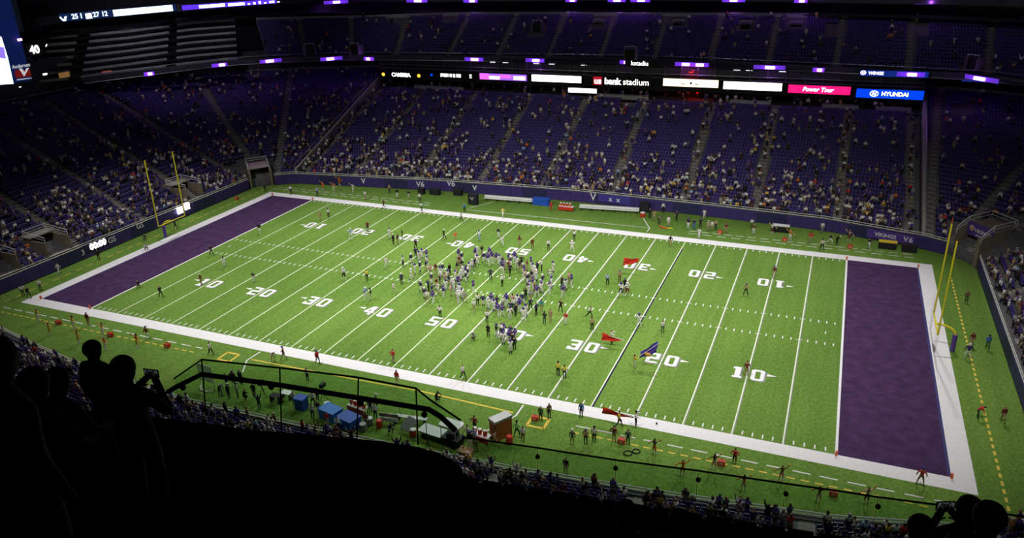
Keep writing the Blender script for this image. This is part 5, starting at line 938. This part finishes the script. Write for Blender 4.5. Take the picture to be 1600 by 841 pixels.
def drinks_table(px, py, w, lab, rz=0):
    t = thing('drinks_table', lab, 'table', G(px, py), rz); MB().box(-w/2, -.4, .72, w/2, .4, .78).build('table_top', PWHITE, t); MB().box(-w/2, -.42, .15, w/2, -.39, .74).build('skirt', REDP, t)
    for x in (-w/2+.1, w/2-.1):
        for y in (-.3, .3): MB().box(x-.03, y-.03, 0, x+.03, y+.03, .72).build('leg', DARK, t)
    for i in range(int(w/.55)):
        g = np.array(G(px, py)); x = -w/2+.3+i*.55; c, s = math.cos(rz), math.sin(rz)
        j = thing('drinks_cooler', '%s drinks cooler with white lid on the %s' % ('red' if i % 3 else 'orange', lab.split(' with')[0]), 'cooler', (g[0]+c*x, g[1]+s*x, g[2]+.78), 0, 'coolers on the drinks tables')
        MB().lathe([(.17, 0), (.2, .1), (.2, .45), (.18, .5)], 10).build('body', REDP if i % 3 else mat('orange_plastic', (.75, .13, .02), .5), j); MB().lathe([(.19, .5), (.19, .58), (.08, .6)], 10).build('lid', PWHITE, j)
drinks_table(885, 329, 2.6, 'red skirted table by the far bench with coolers'); drinks_table(560, 645, 2.2, 'red skirted table beside the blue covers with coolers', R(-10)); drinks_table(752, 690, 1.9, 'red skirted table near the brown cabinet with coolers', R(-6))
def cooler(px, py, lab, r=.28, m=REDP, lid=PWHITE):
    t = thing('drinks_cooler', lab, 'cooler', G(px, py)); MB().lathe([(r*.85, 0), (r, .15), (r, .65), (r*.9, .7)], 12).build('body', m, t); MB().lathe([(r*.95, .7), (r*.95, .8), (r*.4, .83)], 12).build('lid', lid, t)
cooler(1004, 339, 'red cooler with white lid at the right end of the far bench', .42); cooler(646, 682, 'red cooler with white lid beside the tilted grey panel', .3); cooler(593, 668, 'red bucket without lid beside the short grey bench', .3, REDP, REDP); cooler(573, 664, 'small red bucket below the red skirted table', .22, REDP, REDP); cooler(796, 693, 'red barrel right of the brown cabinet', .33, REDP, REDP)
BINM = mat('grey_plastic', (.22, .22, .22), .6)
for px, py, lab in ((512, 640, 'grey round bin beside the raised grey tripod'), (578, 664, 'grey round bin right of the red skirted table'), (568, 673, 'grey round bin below the blue covers')): cooler(px, py, lab, .34, BINM, PWHITE)
box_thing('covered_crate', 518, 653, (2.1, 1.4, 1.1), mat('light_blue_tarp', (.04, .20, .72), .5, var=.2, scale=2), 'light blue covered crate on the near sideline', 'crate', R(-12)); box_thing('covered_crate', 546, 667, (2.0, 1.5, 1.2), BLUEP, 'royal blue covered crate on the near sideline', 'crate', R(-12)); box_thing('covered_crate', 472, 638, (1.1, 1.0, 1.3), BLUEP, 'small blue covered crate left of the tripods', 'crate')
t = box_thing('equipment_cabinet', 783, 682, (1.0, 2.0, 2.2), WOOD, 'tall brown board cabinet with grey top on the near sideline', 'cabinet', R(-30), METAL)
for k in range(3): MB().box(-.52, -.85, .25+k*.62, -.49, .85, .75+k*.62).build('drawer', mat('cabinet_side', (.20, .19, .16), .7), t)
t = thing('tilted_panel', 'tilted grey padded panel behind the long low bench', 'panel', G(640, 673), R(-20)); MB().add([(-.7, -.6, .4), (.7, -.6, .4), (.7, .6, 1.1), (-.7, .6, 1.1), (-.7, -.6, .3), (.7, -.6, .3), (.7, .6, 1.0), (-.7, .6, 1.0)], [(0, 1, 2, 3), (7, 6, 5, 4), (0, 4, 5, 1), (1, 5, 6, 2), (2, 6, 7, 3), (3, 7, 4, 0)]).build('panel', METAL, t)
for x in (-.6, .6): MB().box(x-.03, -.5, 0, x+.03, -.44, .35).box(x-.03, .5, 0, x+.03, .56, 1.0).build('leg', DARK, t)
# medical cart with white roof and grey flat bed
t = thing('medical_cart', 'small cart with white roof and long grey flat bed on the near sideline', 'cart', G(699, 690), R(-8))
MB().box(-3.0, -.7, .55, -.3, .7, .7).build('flat_bed', METAL, t); MB().box(-.3, -.65, .3, 1.6, .65, .8).build('body', BLACK, t); MB().box(.3, -.55, .8, 1.0, .55, 1.2).build('seat', DARK, t)
MB().prism([(-.35, -.7), (1.5, -.7), (1.7, -.4), (1.7, .4), (1.5, .7), (-.35, .7), (-.5, .4), (-.5, -.4)], 2.0, 2.16).build('roof', PWHITE, t)
for x in (-.2, 1.4):
    for y in (-.6, .6): MB().tube([(x, y, .8), (x, y, 2.0)], .04, 5).build('roof_post', PWHITE, t)
for x in (-2.2, 1.2):
    for y in (-.7, .7): MB().tube([(x, y-.09, .28), (x, y+.09, .28)], .27, 12).build('wheel', BLACK, t)
t = box_thing('canvas_trunk', 728, 713, (1.3, .9, .7), TAN, 'tan canvas trunk behind the small cart', 'trunk')
# kicking net
t = thing('kicking_net', 'white kicking net on a curved frame behind the near sideline', 'net', G(325, 608), R(-5))
MB().tube([(-1.0, .0, 0), (-1.0, 0, 3.0), (1.0, 0, 2.9), (1.05, 0, 0)], .05, 6).tube([(-1.0, 0, .3), (-.6, -.5, .05), (.5, -.55, .05), (1.0, 0, .3)], .06, 6).build('frame', RAILW, t)
NETM = glass_mat('white_netting', (.8, .85, .8), .30); NETM.node_tree.nodes.remove(next(n for n in NETM.node_tree.nodes if n.type == 'BSDF_GLOSSY')); _d = NETM.node_tree.nodes.new('ShaderNodeBsdfDiffuse'); _d.inputs[0].default_value = (.7, .72, .7, 1); NETM.node_tree.links.new(_d.outputs[0], next(n for n in NETM.node_tree.nodes if n.type == 'MIX_SHADER').inputs[2])
b = MB(); nn = 8
for i in range(nn+1):
    for j in range(nn+1): b.v.append((-.97+1.94*i/nn, .35*math.sin(math.pi*i/nn)*math.sin(math.pi*j/nn), .9+2.0*j/nn))
for i in range(nn):
    for j in range(nn): b.f.append((i*(nn+1)+j, (i+1)*(nn+1)+j, (i+1)*(nn+1)+j+1, i*(nn+1)+j+1)); b.m.append(0)
b.build('netting', NETM, t)
# camera tripods and speakers
for px, py, lab in ((507, 625, 'black camera tripod beside the grey round bin'), (412, 621, 'black sound dish stand with white dots left of the tables'), (669, 707, 'slim pole stand left of the small cart')):
    t = thing('tripod', lab, 'tripod', G(px, py)); 
    for a in (0, 2.1, 4.2): MB().tube([(.45*math.cos(a), .45*math.sin(a), 0), (0, 0, 1.3)], .03, 5).build('leg', BLACK, t)
    MB().tube([(0, 0, 1.2), (0, 0, 3.2 if px == 669 else 1.6)], .04, 5).build('post', BLACK, t)
    if px != 669: MB().box(-.2, -.35, 1.55, .2, .35, 1.95).build('camera_head', BLACK, t)
for px, py, lab in ((449, 623, 'small pale folding table on the near sideline'), (432, 628, 'small dark folding table beside the sound dish stand')):
    t = thing('folding_table', lab, 'table', G(px, py)); MB().box(-.6, -.4, .72, .6, .4, .77).build('table_top', PWHITE if px == 449 else DARK, t)
    for x in (-.5, .5): MB().box(x-.03, -.35, 0, x+.03, .35, .72).build('leg', DARK, t)
# flags
def flag(base, tip, rows, m, lab, emblem=None, pole=True):
    t = thing('flag', lab, 'flag'); P = np.array(rows)
    n, k = P.shape[:2]; b = MB(); b.v = [tuple(p) for r_ in P for p in r_]+[tuple(p+np.array([0, .02, .015])) for r_ in P for p in r_]
    N = n*k
    for i in range(n-1):
        for j in range(k-1): q = (i*k+j, i*k+j+1, (i+1)*k+j+1, (i+1)*k+j); b.f += [q, tuple(N+v for v in q[::-1])]; b.m += [0, 0]
    b.build('cloth', m, t, smooth=True)
    if pole: MB().tube([base, tip], .03, 6).build('pole', PWHITE, t)
    if emblem is not None: MB().ball(emblem, .35, 8, 5, sq=(1.1, .5, .7)).build('emblem', mat('gold_emblem', (.7, .35, .08), .7), t)
FLP = mat('purple_flag', (.09, .05, .42), .7, var=.15, scale=1.5); FLR = mat('red_flag', (.70, .03, .015), .7, var=.12, scale=1.5)
def cloth_between(A, B, drop0, drop1, amp, n=9, k=6):
    A, B = np.array(A), np.array(B); rows = []
    for i in range(n):
        u = i/(n-1); c = A+(B-A)*u; dr = drop0+(drop1-drop0)*u
        rows.append([c+np.array([amp*math.sin(u*7+j), amp*math.cos(u*6+j*1.3), -dr*j/(k-1)+amp*.6*math.sin(u*9+j)]) for j in range(k)])
    return rows
g = np.array(G(991, 576)); flag(g+(0.35, .35, 1.3), g+(2.3, 1.5, 2.8), cloth_between(g+(.45, .5, 1.8), g+(2.1, 1.4, 2.9), .7, 1.35, .10), FLP, 'purple flag with a gold emblem waved beside the right 20 numeral', g+np.array([1.25, .75, 1.55]))
g = np.array(G(955, 538)); flag(g+(-.5, -.4, 1.3), g+(1.6, -.3, .9), cloth_between(g+(-1.0, -.45, 1.5), g+(1.2, -.35, .9), 1.0, .15, .06), FLR, 'red flag trailing to a point near the right 30 numeral')
g = np.array(G(978, 425)); flag(g+(-.3, 0, .0), g+(.0, .1, 2.2), cloth_between(g+(-.4, 0, 2.0), g+(1.7, .1, 2.1), 1.1, .5, .08), FLR, 'orange red flag held up at the far 30 numeral')
g = np.array(G(967, 668)); flag(g+(-1.6, .35, 1.4), g+(2.0, .2, 1.3), cloth_between(g+(-1.75, .3, 1.65), g+(1.3, .25, 1.3), .7, .12, .05), FLR, 'long red pennant carried along the near border')
t = tag(MB().lathe([(.02, -.14), (.07, -.07), (.085, 0), (.07, .07), (.02, .14)], 8).build('football', mat('brown_leather', (.03, .012, .008), .6), None, G(1026, 663, .11)), 'small dark football lying on the near border', 'ball'); t.rotation_euler = (math.pi/2, 0, .6)
MB().box(-.005, -.088, -.05, .005, -.075, .05).build('laces', PWHITE, t)
def ring_paint(px, py, r):
    g = G(px, py); return tag(MB().tube([(g[0]+r*math.cos(a), g[1]+r*math.sin(a), .04) for a in np.linspace(0, 2*math.pi, 17)], .06, 5).build('cable_coil', BLACK), 'dark cable coil lying on the grass '+('left' if px < 985 else 'right')+' of its twin', 'cable', 'cable coils')
ring_paint(981, 709, .38); ring_paint(994, 706, .34)
t = thing('marker_frame', 'orange and yellow folding marker lying by the far sideline', 'marker', G(1038, 357)); MB().tube([(-.9, .5, .1), (-.3, 0, .12), (.5, -.2, .1)], .12, 6).build('orange_arm', mat('orange_plastic', (.75, .13, .02), .5), t); MB().tube([(.5, -.2, .1), (1.1, .1, .1), (1.4, -.3, .1)], .09, 6).build('yellow_arm', YPOST, t)
# ------------------------------------------------------------------ the near upper deck in front of the camera
RP = np.array([36.0, -75.6]); RD = np.array([1, .12])/np.hypot(1, .12); RN = np.array([-RD[1], RD[0]])
def onR(px, py, back=0.0):                # pixel onto the vertical plane of the deck front
    d = ray(px, py); t = ((RP-RN*back-CAM[:2])@RN)/(d[:2]@RN); return CAM+d*t
def at_r(u, off=0.0): return RP+RD*u+RN*off
DK = mat('shaded_deck_concrete', (.02, .02, .02), .95, spec=.05)  # unlit look of the deck put into a darkened concrete colour
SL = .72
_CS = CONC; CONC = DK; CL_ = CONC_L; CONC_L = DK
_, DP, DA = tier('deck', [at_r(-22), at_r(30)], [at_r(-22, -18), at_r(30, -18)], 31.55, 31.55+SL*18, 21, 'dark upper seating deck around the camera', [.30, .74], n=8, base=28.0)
CONC = _CS; CONC_L = CL_
pr = np.array([proj(q+np.array([0, 0, .6])) if (q-CAM)@CF > .5 else (-999, -999) for q in DP]); dd = np.linalg.norm(DP-CAM, axis=1)
okd = (pr[:, 0] > -60) & (pr[:, 0] < 1660) & (pr[:, 1] > 500) & (pr[:, 1] < 960) & (np.linalg.norm((DP-CAM)[:, :2], axis=1) > 2.2)
dd2 = np.where(okd, dd, 1e6); pk = np.argsort(dd2)[:min(150, int(okd.sum()))]
DSEAT = mat('shaded_deck_seat', (.012, .010, .022), .85, spec=.08)  # purple seat colour darkened to carry the deck's lack of light
SB = [('backrest', MB().add([(-.22, .10, .40), (.22, .10, .40), (.22, .20, .86), (-.22, .20, .86), (-.22, .15, .40), (.22, .15, .40), (.22, .25, .86), (-.22, .25, .86)], [(0, 3, 2, 1), (4, 5, 6, 7), (0, 1, 5, 4), (1, 2, 6, 5), (2, 3, 7, 6), (3, 0, 4, 7)]).mesh('backrest', DSEAT)),
      ('seat_pan', MB().box(-.21, -.10, .36, .21, .10, .44).mesh('seat_pan', DSEAT)), ('arm_rest', MB().box(.22, -.15, .58, .27, .18, .62).mesh('arm_rest', MATTE)), ('stanchion', MB().box(.22, -.02, .01, .26, .12, .6).mesh('stanchion', MATTE))]
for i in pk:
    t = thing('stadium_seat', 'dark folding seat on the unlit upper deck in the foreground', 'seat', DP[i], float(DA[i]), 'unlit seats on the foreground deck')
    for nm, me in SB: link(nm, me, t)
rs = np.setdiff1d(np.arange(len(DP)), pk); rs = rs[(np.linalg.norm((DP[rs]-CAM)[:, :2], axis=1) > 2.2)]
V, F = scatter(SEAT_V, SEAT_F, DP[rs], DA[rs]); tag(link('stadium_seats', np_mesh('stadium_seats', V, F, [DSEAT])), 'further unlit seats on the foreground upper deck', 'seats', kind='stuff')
def parapet(pix, lab):
    root = struct(empty('wall_parapet'), lab); b = MB(); Q = [onR(*p) for p in pix]
    for a, c in zip(Q[:-1], Q[1:]):
        n = np.array([*(-RN*.3), 0]); lo = 28.5
        b.add([(a[0], a[1], lo), (c[0], c[1], lo), (c[0]+n[0], c[1]+n[1], lo), (a[0]+n[0], a[1]+n[1], lo), a, c, c+n, a+n], [(0, 1, 5, 4), (4, 5, 6, 7), (2, 3, 7, 6), (0, 4, 7, 3), (1, 2, 6, 5)])
    b.build('wall_core', DK, root); return root
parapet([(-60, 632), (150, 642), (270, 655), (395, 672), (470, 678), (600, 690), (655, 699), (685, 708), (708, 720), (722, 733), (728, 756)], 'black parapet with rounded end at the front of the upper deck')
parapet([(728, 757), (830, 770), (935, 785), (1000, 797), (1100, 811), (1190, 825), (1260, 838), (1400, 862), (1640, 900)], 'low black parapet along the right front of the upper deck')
# front guard rail, left: glass with a heavy lower hand rail
t = thing('glass_guard', 'glass guard with a heavy dark hand rail at the deck front', 'railing')
top = [onR(*p) for p in ((272, 592), (315, 562), (437, 575), (560, 590), (650, 607), (672, 625), (720, 657))]
MB().tube(top, .022, 6).build('top_edge', MATTE, t)
MB().tube([onR(*p) for p in ((262, 613), (275, 605), (315, 585), (437, 602), (560, 622), (670, 640), (688, 651), (712, 673))], .062, 8).build('hand_rail', MATTE, t)
for p, q in (((315, 562), (322, 650)), ((437, 575), (440, 674)), ((560, 590), (558, 684)), ((650, 607), (653, 695))): MB().tube([onR(*p), onR(*q)], .018, 6).build('post', MATTE, t)
for px, py in ((378, 588+6), (286, 606), (424, 605), (564, 630), (663, 648)): MB().ball(onR(px, py), .075, 8, 5).build('bracket', MATTE, t)
gl = [(272, 592, 655), (315, 562, 661), (437, 575, 675), (560, 590, 687), (650, 607, 698), (720, 657, 730)]
for (x0, t0, b0), (x1, t1, b1) in zip(gl[:-1], gl[1:]):
    q = [onR(x0+1, b0, -.02), onR(x1-1, b1, -.02), onR(x1-1, t1+1, -.02), onR(x0+1, t0+1, -.02)]; n = np.array([*(RN*.012), 0]); MB().add(q+[v+n for v in q], [(0, 1, 2, 3), (7, 6, 5, 4), (0, 4, 5, 1), (1, 5, 6, 2), (2, 6, 7, 3), (3, 7, 4, 0)]).build('glass_panel', GLASS, t)
# right: thin rail, slim posts with black clamps
t = thing('glass_guard', 'thin dark rail on slim posts with black round clamps at the deck front', 'railing')
pts = [(722, 683), (776, 691), (840, 700), (900, 709.5), (962, 719), (1092, 736), (1228, 756), (1300, 766), (1372, 777), (1487, 792), (1566, 803), (1660, 816)]
MB().tube([onR(*p) for p in pts], .020, 6).build('top_rail', MATTE, t)
posts = [(840, 700, 714, 772), (962, 719, 732, 791), (1091, 736, 750, 810), (1228, 756, 772, 832), (1372, 777, 792, 858), (1525, 797, 812, 880)]
CLAMP_POST = mat('slim_post', (.05, .06, .05), .5)
for x, a, c, e in posts:
    p0, p1 = onR(x, a), onR(x, c); z = p0.copy(); z[2] = onR(x, e)[2]; MB().tube([p0, z], .007, 6).build('post', CLAMP_POST, t); MB().ball(p1, .055, 10, 6).build('clamp', MATTE, t)
ex = [(735, 685, 760)]+[(x, a, e) for x, a, c, e in posts]
for (x0, t0, b0), (x1, t1, b1) in zip(ex[:-1], ex[1:]):
    A, B_ = onR(x0+2, t0), onR(x1-2, t1); A2, B2 = A.copy(), B_.copy(); A2[2] = onR(x0, b0)[2]+.02; B2[2] = onR(x1, b1)[2]+.02; n = np.array([*(RN*.012), 0]); q = [A2, B2, B_, A]
    MB().add(q+[v+n for v in q], [(0, 1, 2, 3), (7, 6, 5, 4), (0, 4, 5, 1), (1, 5, 6, 2), (2, 6, 7, 3), (3, 7, 4, 0)]).build('glass_panel', GLASS, t)
# stair hoop rails on the deck
t = thing('stair_rail', 'curved dark stair rail on the deck beside the parapet end', 'railing'); q0 = onR(635, 770, 2.2); q1 = onR(690, 775, 2.2)
MB().tube([q0, q0+np.array([0, 0, .55]), q0+np.array([.12, 0, .72]), q1+np.array([-.12, 0, .66]), q1+np.array([0, 0, .5]), q1], .03, 6).build('hoop', mat('dim_rail', (.06, .06, .06), .5), t)
t = thing('barrier_rail', 'faint grey barrier rail above the dark stairwell', 'railing'); MB().tube([onR(285, 760, 1.5), onR(284, 690, 1.5), onR(292, 676, 1.5), onR(400, 682, 1.5), onR(470, 684, 1.5)], .03, 6).tube([onR(303, 735, 1.5), onR(400, 731, 1.5), onR(490, 727, 1.5)], .02, 6).build('rail', MATS['dim_rail'], t)
# ------------------------------------------------------------------ silhouetted spectators close to the camera
def fg_mesh(pose):
    J = dict(STAND); J.update(POSE[pose]); B = list(BONES); r = dict(RAD); r.update(hmi=.10, hto=.072, nose=.018, earA=.02, earB=.02, chin=.05)
    hm_ = np.array(J['hmi']); J['nose'] = tuple(hm_+(0, -.115, -.01)); J['earA'] = tuple(hm_+(.105, .01, -.01)); J['earB'] = tuple(hm_+(-.105, .01, -.01)); B += [('hmi', 'nose', 0), ('hmi', 'earA', 0), ('hmi', 'earB', 0)]
    for sd, sg in (('L', 1), ('R', -1)):
        w, h = np.array(J['w'+sd]), np.array(J['h'+sd]); d = (h-w)/np.linalg.norm(h-w); side = np.array([1.0, 0, 0])-d*d[0]; side /= max(np.linalg.norm(side), 1e-6); crv = np.cross(d, side)
        for k in range(4):
            a = h+side*(k-1.5)*.021+d*.03; m1 = a+d*(.036, .042, .040, .030)[k]+crv*.008; m2 = m1+d*.016-crv*.024*(1 if d[2] < 0 else -1); 
            for nm, v in (('fA', a), ('fB', m1), ('fC', m2)): J['%s%s%d' % (nm, sd, k)] = tuple(v)
            B += [('h'+sd, 'fA%s%d' % (sd, k), 0), ('fA%s%d' % (sd, k), 'fB%s%d' % (sd, k), 0), ('fB%s%d' % (sd, k), 'fC%s%d' % (sd, k), 0)]
        th0 = w+(h-w)*.5-side*sg*.04; th1 = th0-side*sg*.025+d*.03; J['fT%s0' % sd] = tuple(th0); J['fT%s1' % sd] = tuple(th1); B += [('w'+sd, 'fT%s0' % sd, 0), ('fT%s0' % sd, 'fT%s1' % sd, 0)]
    r['f'] = .009; r['h'] = .034; return skin_mesh(J, B, r, 2), J
POSE['photo_low'] = dict(eL=(.30, -.12, 1.16), wL=(.11, -.28, 1.32), hL=(.055, -.32, 1.38), eR=(-.30, -.12, 1.16), wR=(-.11, -.28, 1.32), hR=(-.055, -.32, 1.38))
POSE['photo_chest'] = dict(eL=(.28, -.04, 1.12), wL=(.12, -.22, 1.16), hL=(.06, -.27, 1.20), eR=(-.28, -.04, 1.12), wR=(-.12, -.22, 1.16), hR=(-.06, -.27, 1.20))
FGM = {p: fg_mesh(p) for p in ('photo_low', 'photo_chest', 'sit', 'stand')}
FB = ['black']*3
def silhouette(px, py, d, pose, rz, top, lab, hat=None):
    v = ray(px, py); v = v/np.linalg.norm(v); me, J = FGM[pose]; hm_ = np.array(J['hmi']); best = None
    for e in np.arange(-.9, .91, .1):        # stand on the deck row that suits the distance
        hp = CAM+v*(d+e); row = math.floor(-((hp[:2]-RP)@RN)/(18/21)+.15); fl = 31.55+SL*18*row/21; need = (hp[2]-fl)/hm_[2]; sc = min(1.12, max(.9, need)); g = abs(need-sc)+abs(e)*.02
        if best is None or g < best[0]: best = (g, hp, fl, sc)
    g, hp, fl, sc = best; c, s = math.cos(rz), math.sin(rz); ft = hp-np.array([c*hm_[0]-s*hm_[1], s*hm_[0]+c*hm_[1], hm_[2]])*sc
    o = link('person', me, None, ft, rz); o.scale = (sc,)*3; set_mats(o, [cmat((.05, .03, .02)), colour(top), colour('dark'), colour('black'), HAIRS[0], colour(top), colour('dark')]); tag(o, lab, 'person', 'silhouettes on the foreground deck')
    if hat == 'cap': h = link('cap', CAPM, o, hm_); set_mats(h, [colour('black')])
    if hat == 'hair': h = link('hair', MB().ball((0, .012, .018), .113, 12, 8, sq=(1.02, 1.08, 1.05)).mesh('hair', HAIRS[0], True), o, hm_)
    return o, sc, ft, rz, J
def phone(info, lab, m):
    o, sc, ft, rz, J = info; mid = (np.array(J['hL'])+np.array(J['hR']))/2+np.array([0, -.03, .05]); c, s = math.cos(rz), math.sin(rz); p = ft+np.array([c*mid[0]-s*mid[1], s*mid[0]+c*mid[1], mid[2]])*sc
    t = thing('phone', lab, 'phone', p, rz); MB().box(-.085, -.006, -.045, .085, .004, .045).build('body', BLACK, t); MB().box(-.072, .004, -.036, .072, .006, .036).build('screen', m, t)
E_PH = mat('phone_screen', (.12, .14, .14), .3, emit=.35)
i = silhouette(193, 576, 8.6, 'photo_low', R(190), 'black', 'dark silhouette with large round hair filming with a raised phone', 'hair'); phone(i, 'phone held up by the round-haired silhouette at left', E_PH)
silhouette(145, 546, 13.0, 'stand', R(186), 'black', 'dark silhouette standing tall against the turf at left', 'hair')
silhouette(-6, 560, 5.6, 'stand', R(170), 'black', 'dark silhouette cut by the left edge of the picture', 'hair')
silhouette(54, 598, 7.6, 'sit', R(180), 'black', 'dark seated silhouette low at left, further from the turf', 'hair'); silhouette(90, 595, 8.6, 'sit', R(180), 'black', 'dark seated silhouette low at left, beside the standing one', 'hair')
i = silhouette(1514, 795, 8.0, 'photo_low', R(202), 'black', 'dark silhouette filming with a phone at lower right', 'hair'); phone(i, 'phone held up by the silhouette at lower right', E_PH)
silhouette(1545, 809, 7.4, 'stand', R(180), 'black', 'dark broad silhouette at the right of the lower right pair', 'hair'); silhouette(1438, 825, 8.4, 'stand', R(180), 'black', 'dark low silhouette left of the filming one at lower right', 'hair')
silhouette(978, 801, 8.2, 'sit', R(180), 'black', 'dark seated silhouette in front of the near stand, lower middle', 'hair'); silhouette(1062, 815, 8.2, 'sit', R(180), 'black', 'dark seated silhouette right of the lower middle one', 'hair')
